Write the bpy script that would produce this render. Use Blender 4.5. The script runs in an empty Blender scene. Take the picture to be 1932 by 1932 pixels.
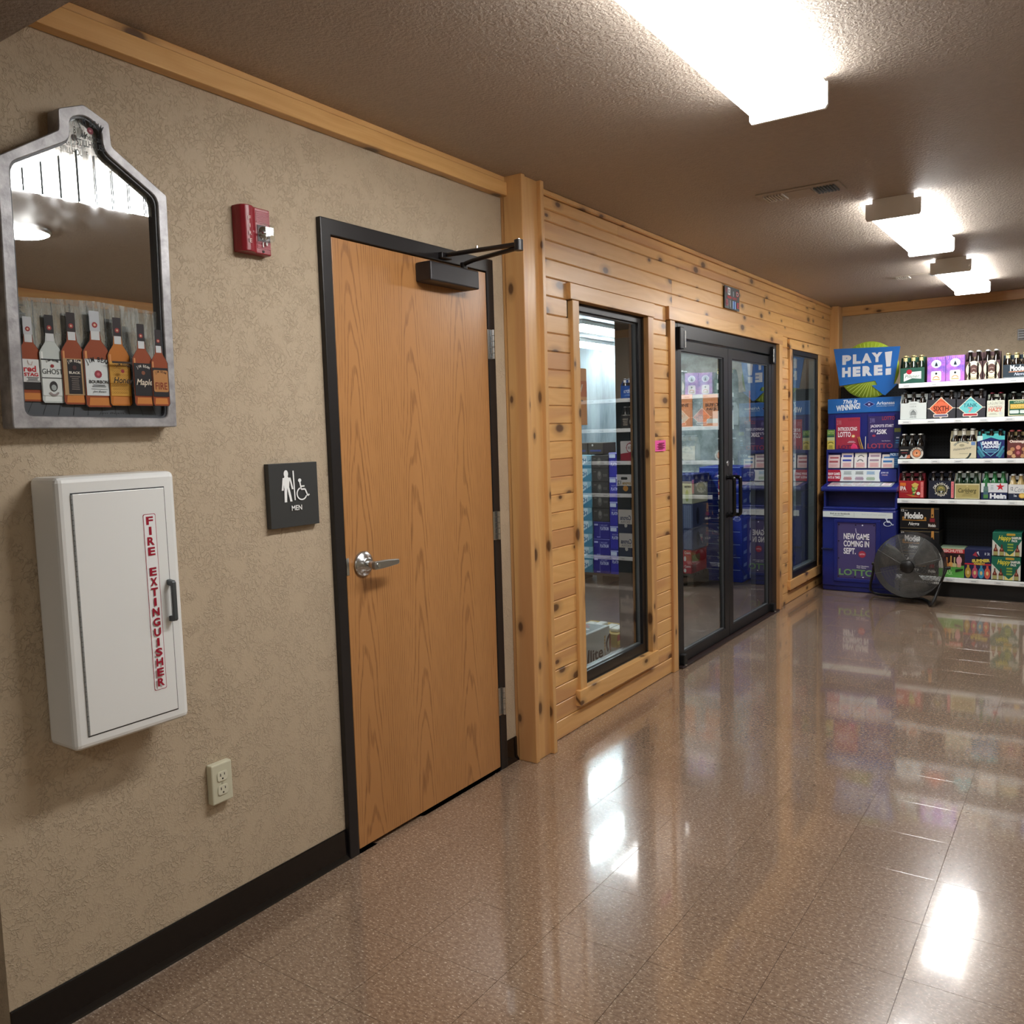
import bpy, bmesh, math, random
from mathutils import Vector, Matrix
random.seed(7)
C = bpy.context.scene.collection
S = bpy.context.scene
PI = math.pi

# ---------------------------------------------------------------- camera, view, world
cam_d = bpy.data.cameras.new('camera')
cam_d.sensor_width = 36.0
cam_d.lens = 36.0 * 1614.39 / 1932.0
cam_d.clip_start = 0.02
cam = bpy.data.objects.new('camera', cam_d)
C.objects.link(cam)
def _cam():
    yaw, pitch, roll = 0.60218848, -0.09134042, -0.02911325
    f = Vector((-math.sin(yaw)*math.cos(pitch), math.cos(yaw)*math.cos(pitch), math.sin(pitch)))
    r = Vector((math.cos(yaw), math.sin(yaw), 0)); u = r.cross(f)
    r2 = r*math.cos(roll) + u*math.sin(roll); u2 = -r*math.sin(roll) + u*math.cos(roll)
    m = Matrix((r2, u2, -f)).transposed().to_4x4()
    m.translation = (2.032, 0.0, 1.4057)
    cam.matrix_world = m
_cam()
S.camera = cam
S.view_settings.view_transform = 'Standard'
S.view_settings.look = 'None'
S.view_settings.gamma = 1.0
S.view_settings.use_curve_mapping = False
S.view_settings.exposure = 2.62
LAMP = 6.2            # radiance of the ceiling fixtures
CAVE_LAMP = 13.0
HALL_FILL = 14.0  # radiance of the fill lights added behind the camera
W = bpy.data.worlds.new('world'); S.world = W; W.use_nodes = True
W.node_tree.nodes['Background'].inputs[0].default_value = (0.9, 0.95, 1.0, 1)
W.node_tree.nodes['Background'].inputs[1].default_value = 0.02
S.cycles.max_bounces = 8; S.cycles.diffuse_bounces = 4; S.cycles.glossy_bounces = 4
S.cycles.transparent_max_bounces = 16
S.cycles.caustics_reflective = False; S.cycles.caustics_refractive = False
S.cycles.sample_clamp_indirect = 6.0

# ---------------------------------------------------------------- helpers
def lin(c):
    if isinstance(c, str):
        c = c.lstrip('#'); c = tuple(int(c[i:i+2], 16)/255 for i in (0, 2, 4))
    return tuple((x/12.92 if x <= .04045 else ((x+.055)/1.055)**2.4) for x in c)

class N:
    """small wrapper to write node trees"""
    def __init__(s, name):
        s.m = bpy.data.materials.new(name); s.m.use_nodes = True
        s.t = s.m.node_tree; s.p = s.t.nodes['Principled BSDF']; s.out = s.t.nodes['Material Output']
    def n(s, typ, **kw):
        nd = s.t.nodes.new(typ)
        for k, v in kw.items():
            if k.startswith('i_'):
                key = k[2:]
                key = int(key) if key.isdigit() else key.replace('_', ' ')
                s.set(nd.inputs[key], v)
            else: setattr(nd, k, v)
        return nd
    def set(s, sock, v):
        if hasattr(v, 'is_output') or isinstance(v, bpy.types.NodeSocket): s.t.links.new(v, sock)
        else: sock.default_value = v
    def math(s, op, a, b=None, c=None):
        nd = s.t.nodes.new('ShaderNodeMath'); nd.operation = op
        s.set(nd.inputs[0], a)
        if b is not None: s.set(nd.inputs[1], b)
        if c is not None: s.set(nd.inputs[2], c)
        return nd.outputs[0]
    def ramp(s, fac, stops, interp='LINEAR'):
        nd = s.t.nodes.new('ShaderNodeValToRGB'); s.set(nd.inputs[0], fac)
        cr = nd.color_ramp; cr.interpolation = interp
        while len(cr.elements) < len(stops): cr.elements.new(0.5)
        for e, (p, c) in zip(cr.elements, stops):
            e.position = p; e.color = (*c, 1) if len(c) == 3 else c
        return nd.outputs[0]
    def mix(s, fac, a, b, blend='MIX'):
        nd = s.t.nodes.new('ShaderNodeMix'); nd.data_type = 'RGBA'; nd.blend_type = blend
        s.set(nd.inputs[0], fac)
        s.set(nd.inputs[6], a if not (isinstance(a, tuple) and len(a) == 3) else (*a, 1))
        s.set(nd.inputs[7], b if not (isinstance(b, tuple) and len(b) == 3) else (*b, 1))
        return nd.outputs[2]
    def noise(s, vec, scale, detail=2.0, rough=.5):
        nd = s.n('ShaderNodeTexNoise'); s.set(nd.inputs['Vector'], vec)
        nd.inputs['Scale'].default_value = scale; nd.inputs['Detail'].default_value = detail
        nd.inputs['Roughness'].default_value = rough
        return nd.outputs[0]
    def coord(s): return s.n('ShaderNodeTexCoord').outputs['Object']
    def xyz(s, v):
        nd = s.n('ShaderNodeSeparateXYZ'); s.set(nd.inputs[0], v); return nd.outputs
    def comb(s, x, y, z=0.0):
        nd = s.n('ShaderNodeCombineXYZ'); s.set(nd.inputs[0], x); s.set(nd.inputs[1], y); s.set(nd.inputs[2], z); return nd.outputs[0]
    def bump(s, h, strength, dist):
        nd = s.n('ShaderNodeBump'); s.set(nd.inputs['Height'], h)
        nd.inputs['Strength'].default_value = strength; nd.inputs['Distance'].default_value = dist
        s.t.links.new(nd.outputs[0], s.p.inputs['Normal'])
    def base(s, c): s.set(s.p.inputs['Base Color'], c if not (isinstance(c, tuple) and len(c) == 3) else (*c, 1))
    def pr(s, **kw):
        for k, v in kw.items(): s.set(s.p.inputs[k.replace('_', ' ')], v)

_M = {}
def mat(color, rough=.5, metal=0.0, spec=.5, coat=0.0, emit=None):
    key = (color, rough, metal, spec, coat, emit)
    if key in _M: return _M[key]
    a = N('paint_%s' % (color if isinstance(color, str) else 'x'))
    a.base(lin(color)); a.pr(Roughness=rough, Metallic=metal, Specular_IOR_Level=spec, Coat_Weight=coat)
    if emit: a.pr(Emission_Color=(*lin(color), 1), Emission_Strength=emit)
    _M[key] = a.m
    return a.m

def paper(color): return mat(color, .55, 0, .3)
def gloss(color): return mat(color, .22, 0, .5)

class MB:
    """collects shapes for one mesh"""
    def __init__(s): s.v = []; s.f = []; s.mi = []; s.sm = []
    def add(s, vs, fs, mi=0, smooth=False):
        o = len(s.v); s.v += [tuple(p) for p in vs]
        for f in fs: s.f.append(tuple(i+o for i in f)); s.mi.append(mi); s.sm.append(smooth)
        return s
    def box(s, x0, x1, y0, y1, z0, z1, mi=0):
        x0, x1 = sorted((x0, x1)); y0, y1 = sorted((y0, y1)); z0, z1 = sorted((z0, z1))
        return s.add([(x0,y0,z0),(x1,y0,z0),(x1,y1,z0),(x0,y1,z0),(x0,y0,z1),(x1,y0,z1),(x1,y1,z1),(x0,y1,z1)],
              [(0,3,2,1),(4,5,6,7),(0,1,5,4),(1,2,6,5),(2,3,7,6),(3,0,4,7)], mi)
    def prism(s, poly, axis, a, b, mi=0, smooth=False):
        """extrude a 2D polygon along axis; poly in the two other axes in xyz order"""
        n = len(poly)
        def P(p, t):
            return {'x': (t, p[0], p[1]), 'y': (p[0], t, p[1]), 'z': (p[0], p[1], t)}[axis]
        area = sum(poly[i][0]*poly[(i+1) % n][1]-poly[(i+1) % n][0]*poly[i][1] for i in range(n))
        if (area < 0) != (axis == 'y'): poly = poly[::-1]
        a, b = sorted((a, b))
        vs = [P(p, a) for p in poly] + [P(p, b) for p in poly]
        s.add(vs, [tuple(range(n-1, -1, -1)), tuple(range(n, 2*n))], mi)
        o = len(s.v) - 2*n
        for i in range(n):
            j = (i+1) % n
            s.f.append((o+i, o+j, o+n+j, o+n+i)); s.mi.append(mi); s.sm.append(smooth)
        return s
    def ring(s, outer, inner, axis, a, b, mi=0):
        """frame between two polygons with equal vertex counts"""
        n = len(outer)
        def P(p, t):
            return {'x': (t, p[0], p[1]), 'y': (p[0], t, p[1]), 'z': (p[0], p[1], t)}[axis]
        vs = [P(p, a) for p in outer] + [P(p, a) for p in inner] + [P(p, b) for p in outer] + [P(p, b) for p in inner]
        fs = []
        for i in range(n):
            j = (i+1) % n
            fs += [(i, n+i, n+j, j), (2*n+i, 2*n+j, 3*n+j, 3*n+i), (i, j, 2*n+j, 2*n+i), (n+i, 3*n+i, 3*n+j, n+j)]
        return s.add(vs, fs, mi)
    def cyl(s, p0, p1, r0, r1=None, n=16, mi=0, caps=True):
        r1 = r0 if r1 is None else r1
        p0 = Vector(p0); p1 = Vector(p1); d = (p1-p0).normalized()
        a = d.orthogonal().normalized(); b = d.cross(a)
        vs = []
        for p, r in ((p0, r0), (p1, r1)):
            vs += [p + (a*math.cos(2*PI*i/n) + b*math.sin(2*PI*i/n))*r for i in range(n)]
        s.add(vs, [(i, (i+1) % n, n+(i+1) % n, n+i) for i in range(n)], mi, True)
        if caps: s.add(vs, [tuple(range(n-1, -1, -1)), tuple(range(n, 2*n))], mi)
        return s
    def tube(s, path, r, n=8, mi=0, closed=False):
        pts = [Vector(p) for p in path]; k = len(pts); rings = []
        up = None
        for i in range(k):
            a = pts[(i-1) % k] if (closed or i > 0) else pts[i]
            b = pts[(i+1) % k] if (closed or i < k-1) else pts[i]
            d = (b-a).normalized()
            if up is None: up = d.orthogonal().normalized()
            up = (up - d*up.dot(d)).normalized(); w = d.cross(up)
            rings.append([pts[i] + (up*math.cos(2*PI*j/n) + w*math.sin(2*PI*j/n))*r for j in range(n)])
        o = len(s.v)
        vs = [p for rg in rings for p in rg]; fs = []
        for i in range(k if closed else k-1):
            i2 = (i+1) % k
            for j in range(n): fs.append((i*n+j, i*n+(j+1) % n, i2*n+(j+1) % n, i2*n+j))
        s.add(vs, fs, mi, True)
        if not closed: s.add(rings[0]+rings[-1], [tuple(range(n-1, -1, -1)), tuple(range(n, 2*n))], mi)
        return s
    def lathe(s, prof, c=(0, 0, 0), axis='z', n=16, mi=0, flip=1):
        """prof: (r, h) pairs; axis z up or -y outwards"""
        vs = []
        for r, h in prof:
            for i in range(n):
                a = 2*PI*i/n; x, y = r*math.cos(a), r*math.sin(a)
                if axis == 'z': p = (c[0]+x, c[1]+y, c[2]+h)
                elif axis == 'y': p = (c[0]+x, c[1]-h, c[2]+y)
                else: p = (c[0]+h, c[1]+x, c[2]+y)
                vs.append(p)
        fs = []
        for k in range(len(prof)-1):
            for i in range(n):
                j = (i+1) % n
                fs.append((k*n+i, k*n+j, (k+1)*n+j, (k+1)*n+i))
        return s.add(vs, fs, mi, True)
    def mesh(s, name, mats, bevel=0, seg=2):
        me = bpy.data.meshes.new(name)
        me.from_pydata(s.v, [], s.f)
        for m in (mats if isinstance(mats, (list, tuple)) else [mats]): me.materials.append(m)
        me.polygons.foreach_set('material_index', s.mi)
        me.polygons.foreach_set('use_smooth', s.sm)
        me.update()
        if bevel:
            bm = bmesh.new(); bm.from_mesh(me)
            bmesh.ops.remove_doubles(bm, verts=bm.verts, dist=1e-5)
            es = [e for e in bm.edges if len(e.link_faces) == 2 and e.calc_face_angle(0) > .5]
            bmesh.ops.bevel(bm, geom=es, offset=bevel, segments=seg, profile=.5, affect='EDGES', clamp_overlap=True)
            bm.to_mesh(me); bm.free()
        return me
    def build(s, name, mats, parent=None, bevel=0, seg=2, loc=None):
        o = bpy.data.objects.new(name, s.mesh(name, mats, bevel, seg)); C.objects.link(o)
        if parent is not None: o.parent = parent
        if loc is not None: o.location = loc
        return o

def thing(name, loc, label, cat, group=None, kind=None):
    o = bpy.data.objects.new(name, None); C.objects.link(o); o.location = loc; o.empty_display_size = .05
    o['label'] = label; o['category'] = cat
    if group: o['group'] = group
    if kind: o['kind'] = kind
    return o
def tag(o, label, cat, group=None):
    o['label'] = label; o['category'] = cat
    if group: o['group'] = group
    return o
def struct(o, label=None):
    o['kind'] = 'structure'
    if label: o['label'] = label
    return o
def part(name, mesh, parent, loc=None):
    o = bpy.data.objects.new(name, mesh); C.objects.link(o); o.parent = parent
    if loc is not None: o.location = loc
    return o
def dup(o, loc=None, label=None, parent=None):
    c = o.copy(); C.objects.link(c)
    if parent is not None: c.parent = parent
    if loc is not None: c.location = loc
    if label: c['label'] = label
    for ch in list(o.children): dup(ch, parent=c)
    return c

# text outlines, drawn in a scratch scene with its own small depsgraph
_tmp = bpy.data.scenes.new('scratch')
_txt = {}
def glyphs(body, bold=0.0, shear=0.0, space=1.0):
    key = (body, bold, shear, space)
    if key in _txt: return _txt[key]
    cu = bpy.data.curves.new('t', 'FONT'); cu.body = body; cu.size = 1; cu.offset = bold; cu.shear = shear
    cu.space_character = space; cu.resolution_u = 3; cu.dimensions = '2D'; cu.fill_mode = 'FRONT'
    ob = bpy.data.objects.new('t', cu); _tmp.collection.objects.link(ob)
    vl = _tmp.view_layers[0]; vl.update()
    ev = ob.evaluated_get(vl.depsgraph); me = ev.to_mesh()
    vs = [(v.co.x, v.co.y) for v in me.vertices]; fs = [tuple(p.vertices) for p in me.polygons]
    ev.to_mesh_clear(); bpy.data.objects.remove(ob); bpy.data.curves.remove(cu)
    _txt[key] = (vs, fs)
    return vs, fs

class Print:
    """flat print on a face: origin o, directions u and v (v up), outward normal u x v; units metres"""
    def __init__(s, o, u, v, lift=.0006, step=.00025):
        s.o = Vector(o); s.u = Vector(u).normalized(); s.w = Vector(v).normalized(); s.n = s.u.cross(s.w)
        s.z = lift; s.step = step; s.v = []; s.f = []; s.mi = []; s.ms = []
    def _m(s, m):
        if isinstance(m, str): m = paper(m)
        if m not in s.ms: s.ms.append(m)
        return s.ms.index(m)
    def _add(s, pts, faces, m):
        k = s._m(m); o = len(s.v)
        for a, b in pts: s.v.append(s.o + s.u*a + s.w*b + s.n*s.z)
        for f in faces: s.f.append(tuple(i+o for i in f)); s.mi.append(k)
    def up(s): s.z += s.step; return s
    def poly(s, pts, m):
        a = sum(pts[i][0]*pts[(i+1) % len(pts)][1]-pts[(i+1) % len(pts)][0]*pts[i][1] for i in range(len(pts)))
        if a < 0: pts = pts[::-1]
        s._add(pts, [tuple(range(len(pts)))], m); return s.up()
    def rect(s, u0, u1, v0, v1, m, r=0):
        if r:
            pts = []
            for cx, cy, a0 in ((u1-r, v0+r, -90), (u1-r, v1-r, 0), (u0+r, v1-r, 90), (u0+r, v0+r, 180)):
                for k in range(4):
                    a = math.radians(a0+k*30); pts.append((cx+r*math.cos(a), cy+r*math.sin(a)))
            return s.poly(pts, m)
        return s.poly([(u0, v0), (u1, v0), (u1, v1), (u0, v1)], m)
    def ell(s, cu, cv, ru, rv, m, n=24):
        return s.poly([(cu+ru*math.cos(2*PI*i/n), cv+rv*math.sin(2*PI*i/n)) for i in range(n)], m)
    def arc(s, cu, cv, r0, r1, a0, a1, m, n=20, sq=1.0):
        pts = []; fs = []
        for i in range(n+1):
            a = math.radians(a0+(a1-a0)*i/n)
            pts += [(cu+r0*math.cos(a), cv+sq*r0*math.sin(a)), (cu+r1*math.cos(a), cv+sq*r1*math.sin(a))]
        for i in range(n):
            f = (2*i, 2*i+1, 2*i+3, 2*i+2)
            fs.append(f if a1 > a0 else f[::-1])
        s._add(pts, fs, m); return s.up()
    def stroke(s, pts, w, m):
        for (a, b), (c, d) in zip(pts, pts[1:]):
            L = math.hypot(c-a, d-b) or 1; px, py = -(d-b)/L*w/2, (c-a)/L*w/2
            s.poly([(a+px, b+py), (a-px, b-py), (c-px, d-py), (c+px, d+py)], m); s.z -= s.step
        return s.up()
    def text(s, body, u0, u1, v0, v1, m, bold=0.0, shear=0.0, space=1.0, skew=0.0):
        vs, fs = glyphs(body, bold, shear, space)
        if not vs: return s
        xs = [p[0] for p in vs]; ys = [p[1] for p in vs]
        x0, x1, y0, y1 = min(xs), max(xs), min(ys), max(ys)
        W_, H_ = (x1-x0) or 1, (y1-y0) or 1
        pts = [(u0+(x-x0)/W_*(u1-u0), v0+(y-y0)/H_*(v1-v0) + skew*((x-x0)/W_)) for x, y in vs]
        s._add(pts, fs, m); return s.up()
    def arctext(s, body, cu, cv, r, a0, a1, h, m, bold=0.02, wide=1.0):
        """letters along an arc from angle a0 to a1 (degrees)"""
        L = [c for c in body]; n = len(L)
        for i, ch in enumerate(L):
            if ch == ' ': continue
            a = math.radians(a0+(a1-a0)*(i/(n-1) if n > 1 else .5))
            vs, fs = glyphs(ch, bold)
            xs = [p[0] for p in vs]; ys = [p[1] for p in vs]; mx = (min(xs)+max(xs))/2
            k = h/.73
            out = 1 if a1 < a0 else -1
            ro = a - PI/2*out
            pts = []
            for x, y in vs:
                X, Y = (x-mx)*k*wide, y*k
                pts.append((cu+r*math.cos(a)+X*math.cos(ro)-Y*math.sin(ro), cv+r*math.sin(a)+X*math.sin(ro)+Y*math.cos(ro)))
            s._add(pts, fs, m)
        return s.up()
    def lines(s, u0, u1, v0, v1, n, m, seed=1):
        """rows of tiny illegible print"""
        rnd = random.Random(seed); h = (v1-v0)/n
        for i in range(n):
            t = rnd.uniform(0, .18)*(u1-u0)
            s.poly([(u0+t, v0+h*(i+.25)), (u1-t, v0+h*(i+.25)), (u1-t, v0+h*(i+.72)), (u0+t, v0+h*(i+.72))], m); s.z -= s.step
        return s.up()
    def wheelchair(s, u0, u1, v0, v1, m):
        q = lambda x, y: (u0+(u1-u0)*x, v0+(v1-v0)*y)
        w = (u1-u0)*.085
        s.ell(*q(.3, .92), (u1-u0)*.125, (v1-v0)*.085, m)
        s.stroke([q(.3, .84), q(.38, .5), q(.68, .5), q(.86, .18), q(.99, .24)], w*1.15, m)
        s.stroke([q(.34, .64), q(.64, .64)], w, m)
        cu, cv = q(.41, .3); R = (u1-u0)*.41
        s.arc(cu, cv, R-w, R, 112, 338, m, 24, (v1-v0)*.31/R)
        return s
    def build(s, name, parent=None):
        me = bpy.data.meshes.new(name); me.from_pydata(s.v, [], s.f)
        for m in s.ms: me.materials.append(m)
        me.polygons.foreach_set('material_index', s.mi); me.update()
        o = bpy.data.objects.new(name, me); C.objects.link(o)
        if parent is not None: o.parent = parent
        return o

# ---------------------------------------------------------------- materials with texture
def wall_paint(name, color, amp=1.0):
    a = N(name); v = a.coord()
    n1 = a.noise(v, 72, 3, .55); n0 = a.noise(v, 22, 2)
    ridge = a.math('ABSOLUTE', a.math('SUBTRACT', n1, .5))
    r = a.ramp(ridge, [(0.0, (1, 1, 1)), (.035, (.25, .25, .25)), (.12, (0, 0, 0))])
    gate = a.ramp(n0, [(.34, (0, 0, 0)), (.56, (1, 1, 1))])
    h = a.math('MULTIPLY', r, gate)
    fine = a.noise(v, 240, 2)
    h = a.math('ADD', h, a.math('MULTIPLY', fine, .35))
    c = a.mix(a.math('MULTIPLY', n0, .3), lin(color), tuple(x*.86 for x in lin(color)))
    a.base(c); a.pr(Roughness=.62, Specular_IOR_Level=.35); a.bump(h, .75*amp, .0024)
    return a.m
M_WALL = wall_paint('wall_paint', '#bbaa92')
M_CAVEDARK = mat('#4a4744', .6)

def ceiling_mat():
    a = N('ceiling_stipple'); v = a.coord()
    n1 = a.noise(v, 95, 3, .6); n2 = a.noise(v, 34, 2)
    h = a.math('ADD', a.ramp(n1, [(.40, (0, 0, 0)), (.60, (1, 1, 1))]), a.math('MULTIPLY', n2, .6))
    a.base(a.mix(n2, lin('#a69a90'), lin('#b6aa9e'))); a.pr(Roughness=.55, Specular_IOR_Level=.45)
    a.bump(h, .6, .0035)
    return a.m
M_CEIL = ceiling_mat()

def pine(name, axis, tone=1.0, knots=1.0, warm=0.0):
    """axis: the direction the grain runs along ('y', 'z' or 'x')"""
    a = N(name); v = a.coord(); x, y, z = a.xyz(v)
    rnd = a.n('ShaderNodeObjectInfo').outputs['Random']
    al = {'x': x, 'y': y, 'z': z}[axis]; oth = [q for k, q in zip('xyz', (x, y, z)) if k != axis]
    ac = a.math('ADD', oth[0], oth[1])
    al = a.math('ADD', al, a.math('MULTIPLY', rnd, 37.0)); ac2 = a.math('ADD', ac, a.math('MULTIPLY', rnd, 11.0))
    warp = a.noise(a.comb(a.math('MULTIPLY', al, 1.6), a.math('MULTIPLY', ac2, 7.0)), 1.0, 2)
    g = a.math('ADD', a.math('MULTIPLY', ac2, 42.0), a.math('MULTIPLY', warp, 9.0))
    rings = a.math('SINE', a.math('MULTIPLY', g, 3.2))
    fine = a.noise(a.comb(a.math('MULTIPLY', al, 6.0), a.math('MULTIPLY', ac2, 240.0)), 1.0, 2)
    col = a.mix(a.math('MULTIPLY_ADD', rings, .22, .4), lin('#e6bb7c'), lin('#d6a463'))
    col = a.mix(a.math('MULTIPLY', fine, .45), col, lin('#c48a4c'))
    heart = a.noise(a.comb(a.math('MULTIPLY', al, .7), a.math('MULTIPLY', ac2, 9.0), rnd), 1.0, 1)
    col = a.mix(a.ramp(heart, [(.56, (0, 0, 0)), (.66, (.62, .62, .62))]), col, lin('#b58058'))
    plank = a.math('FRACT', a.math('MULTIPLY', rnd, 7.13))
    col = a.mix(a.math('MULTIPLY', plank, .34), col, lin('#c99664'))
    # knots
    vor = a.n('ShaderNodeTexVoronoi', voronoi_dimensions='2D', feature='F1'); vor.inputs['Scale'].default_value = 1.0
    vor.inputs['Randomness'].default_value = 1.0
    a.set(vor.inputs['Vector'], a.comb(a.math('MULTIPLY', al, 2.9), a.math('MULTIPLY', ac2, 5.5)))
    d = a.math('ADD', vor.outputs['Distance'], a.math('MULTIPLY', warp, .03))
    size = a.math('MULTIPLY', a.xyz(vor.outputs['Color'])[0], .6)
    dk = a.math('DIVIDE', d, a.math('ADD', size, .45))
    k = a.ramp(dk, [(.085, (1, 1, 1)), (.13, (.35, .35, .35)), (.26, (0, 0, 0))])
    col = a.mix(a.math('MULTIPLY', k, .9*knots), col, lin('#4a2c1c'))
    if tone != 1.0: col = a.mix(1.0, col, (tone, tone, tone), 'MULTIPLY')
    a.base(col); a.pr(Roughness=.38, Specular_IOR_Level=.45, Coat_Weight=.15, Coat_Roughness=.25)
    a.bump(a.math('MULTIPLY', fine, .5), .12, .001)
    return a.m
M_PINE_Y = pine('pine_boards', 'y')
M_PINE_Z = pine('pine_posts', 'z', .93, 1.0)
M_PINE_X = pine('pine_crossboards', 'x', .95)

def oak():
    a = N('oak_veneer'); v = a.coord(); x, y, z = a.xyz(v)
    lf = a.math('SUBTRACT', a.math('FRACT', a.math('MULTIPLY', a.math('ADD', y, .045), 3.55)), .5)
    wob = a.noise(a.comb(a.math('MULTIPLY', y, 9.0), a.math('MULTIPLY', z, 1.3)), 1.0, 3)
    f = a.math('ADD', a.math('MULTIPLY', a.math('MULTIPLY', lf, lf), 26.0), a.math('MULTIPLY', z, 2.3))
    f = a.math('ADD', f, a.math('MULTIPLY', wob, 2.4))
    ring = a.math('SINE', a.math('MULTIPLY', f, 14.0))
    side = a.math('SINE', a.math('ADD', a.math('MULTIPLY', y, 620.0), a.math('MULTIPLY', wob, 22.0)))
    flat = a.ramp(a.math('ABSOLUTE', lf), [(.16, (1, 1, 1)), (.34, (0, 0, 0))])
    g = a.math('ADD', a.math('MULTIPLY', ring, flat), a.math('MULTIPLY', side, a.math('SUBTRACT', 1.0, flat)))
    pore = a.noise(a.comb(a.math('MULTIPLY', y, 420.0), a.math('MULTIPLY', z, 11.0)), 1.0, 3, .6)
    dark = a.math('MULTIPLY', a.ramp(g, [(.35, (0, 0, 0)), (.95, (1, 1, 1))]), a.ramp(pore, [(.36, (0, 0, 0)), (.56, (1, 1, 1))]))
    tone = a.noise(a.comb(a.math('MULTIPLY', y, 5.0), a.math('MULTIPLY', z, .6)), 1.0, 2)
    col = a.mix(tone, lin('#ad7a48'), lin('#c08c58'))
    col = a.mix(a.math('MULTIPLY', pore, .3), col, lin('#94612f'))
    col = a.mix(a.math('MULTIPLY', dark, .62), col, lin('#6f4220'))
    a.base(col); a.pr(Roughness=.33, Specular_IOR_Level=.5, Coat_Weight=.3, Coat_Roughness=.28)
    a.bump(pore, .08, .0006)
    return a.m
M_OAK = oak()

def tile_mat():
    a = N('vinyl_tile'); v = a.coord()
    rnd = a.n('ShaderNodeObjectInfo').outputs['Random']
    off = a.n('ShaderNodeVectorMath', operation='ADD'); a.set(off.inputs[0], v)
    a.set(off.inputs[1], a.comb(a.math('MULTIPLY', rnd, 31.0), a.math('MULTIPLY', rnd, 17.0), 0.0)); v = off.outputs[0]
    st = a.n('ShaderNodeMapping'); a.set(st.inputs[0], v); st.inputs['Scale'].default_value = (.55, 1.0, 1); vv = st.outputs[0]
    n1 = a.noise(vv, 120, 3, .65); n2 = a.noise(vv, 210, 2); n0 = a.noise(v, 16, 3)
    col = a.mix(a.ramp(n1, [(.36, (0, 0, 0)), (.64, (1, 1, 1))]), lin('#715c4c'), lin('#9c8570'))
    col = a.mix(a.math('MULTIPLY', a.ramp(n2, [(.61, (0, 0, 0)), (.67, (1, 1, 1))]), .85), col, lin('#dcccb8'))
    col = a.mix(a.math('MULTIPLY', a.ramp(n2, [(.28, (1, 1, 1)), (.36, (0, 0, 0))]), .5), col, lin('#4b3629'))
    col = a.mix(a.math('MULTIPLY', n0, .3), col, lin('#8a725e'))
    col = a.mix(1.0, col, a.ramp(rnd, [(0, (.9, .9, .9)), (1, (1.06, 1.06, 1.06))]), 'MULTIPLY')
    a.base(col)
    a.pr(Roughness=.22, Specular_IOR_Level=.5, Coat_Weight=1.0, Coat_IOR=1.62, Coat_Roughness=a.math('MULTIPLY_ADD', n0, .05, .03))
    a.bump(a.math('ADD', a.math('MULTIPLY', n0, 1.0), a.math('MULTIPLY', n1, .04)), .035, .012)
    return a.m
M_TILE = tile_mat()

def glass(name, ior, tint=(.93, .96, .95)):
    a = N(name); t = a.t
    fr = a.n('ShaderNodeFresnel'); fr.inputs['IOR'].default_value = ior
    back = a.n('ShaderNodeNewGeometry').outputs['Backfacing']      # the inner side of the sheet only lets light out
    k = a.math('MULTIPLY', fr.outputs[0], a.math('SUBTRACT', 1.0, back))
    tr = a.n('ShaderNodeBsdfTransparent'); tr.inputs[0].default_value = (*tint, 1)
    gl = a.n('ShaderNodeBsdfGlossy'); gl.inputs['Roughness'].default_value = .0; gl.inputs[0].default_value = (1, 1, 1, 1)
    mx = a.n('ShaderNodeMixShader')
    t.links.new(k, mx.inputs[0]); t.links.new(tr.outputs[0], mx.inputs[1]); t.links.new(gl.outputs[0], mx.inputs[2])
    t.links.new(mx.outputs[0], a.out.inputs[0])
    return a.m
M_PANE = glass('insulated_glass', 3.2)
M_CLEAR = glass('clear_plastic', 1.5, (.9, .93, .93))

def lens_mat(name, col, strength):
    a = N(name); a.base((.9, .9, .9)); a.pr(Roughness=.4, Emission_Color=(*col, 1), Emission_Strength=strength)
    return a.m
M_LENS = lens_mat('lit_acrylic_lens', (1.0, .99, .975), LAMP)
M_LENS_S = lens_mat('lit_lens_side', (1.0, .99, .95), LAMP*.42)
M_LENS_C = lens_mat('lit_cooler_tube', (.86, .96, 1.0), CAVE_LAMP)
M_HALL_FILL = lens_mat('hall_fill_glow', (1.0, .95, .86), HALL_FILL)

def pitted(name, c1, c2, scale, rough=.5, metal=0.0, bump=.4):
    a = N(name); v = a.coord(); n1 = a.noise(v, scale, 4, .6); n2 = a.noise(v, scale*5, 2)
    a.base(a.mix(a.ramp(n1, [(.35, (0, 0, 0)), (.68, (1, 1, 1))]), lin(c1), lin(c2)))
    a.pr(Roughness=rough, Metallic=metal); a.bump(a.math('ADD', n1, a.math('MULTIPLY', n2, .5)), bump, .002)
    return a.m
M_GALV = pitted('galvanised_frame', '#8b8a8d', '#b4b3b6', 26, .42, .35)
M_FOAM = pitted('mottled_cooler_wall', '#7d8482', '#b9c0bd', 9, .7, 0, .8)
def drip_wall():
    a = N('streaked_concrete'); v = a.coord(); x, y, z = a.xyz(v)
    n1 = a.noise(a.comb(a.math('MULTIPLY', x, 7.0), a.math('MULTIPLY', y, 7.0), a.math('MULTIPLY', z, .9)), 1.0, 4, .6)
    n2 = a.noise(v, 30, 3)
    a.base(a.mix(a.ramp(n1, [(.32, (0, 0, 0)), (.62, (1, 1, 1))]), lin('#6d7780'), lin('#b3bcc0'))); a.pr(Roughness=.7)
    a.bump(n2, .3, .004)
    return a.m
M_DRIP = drip_wall()
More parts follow.
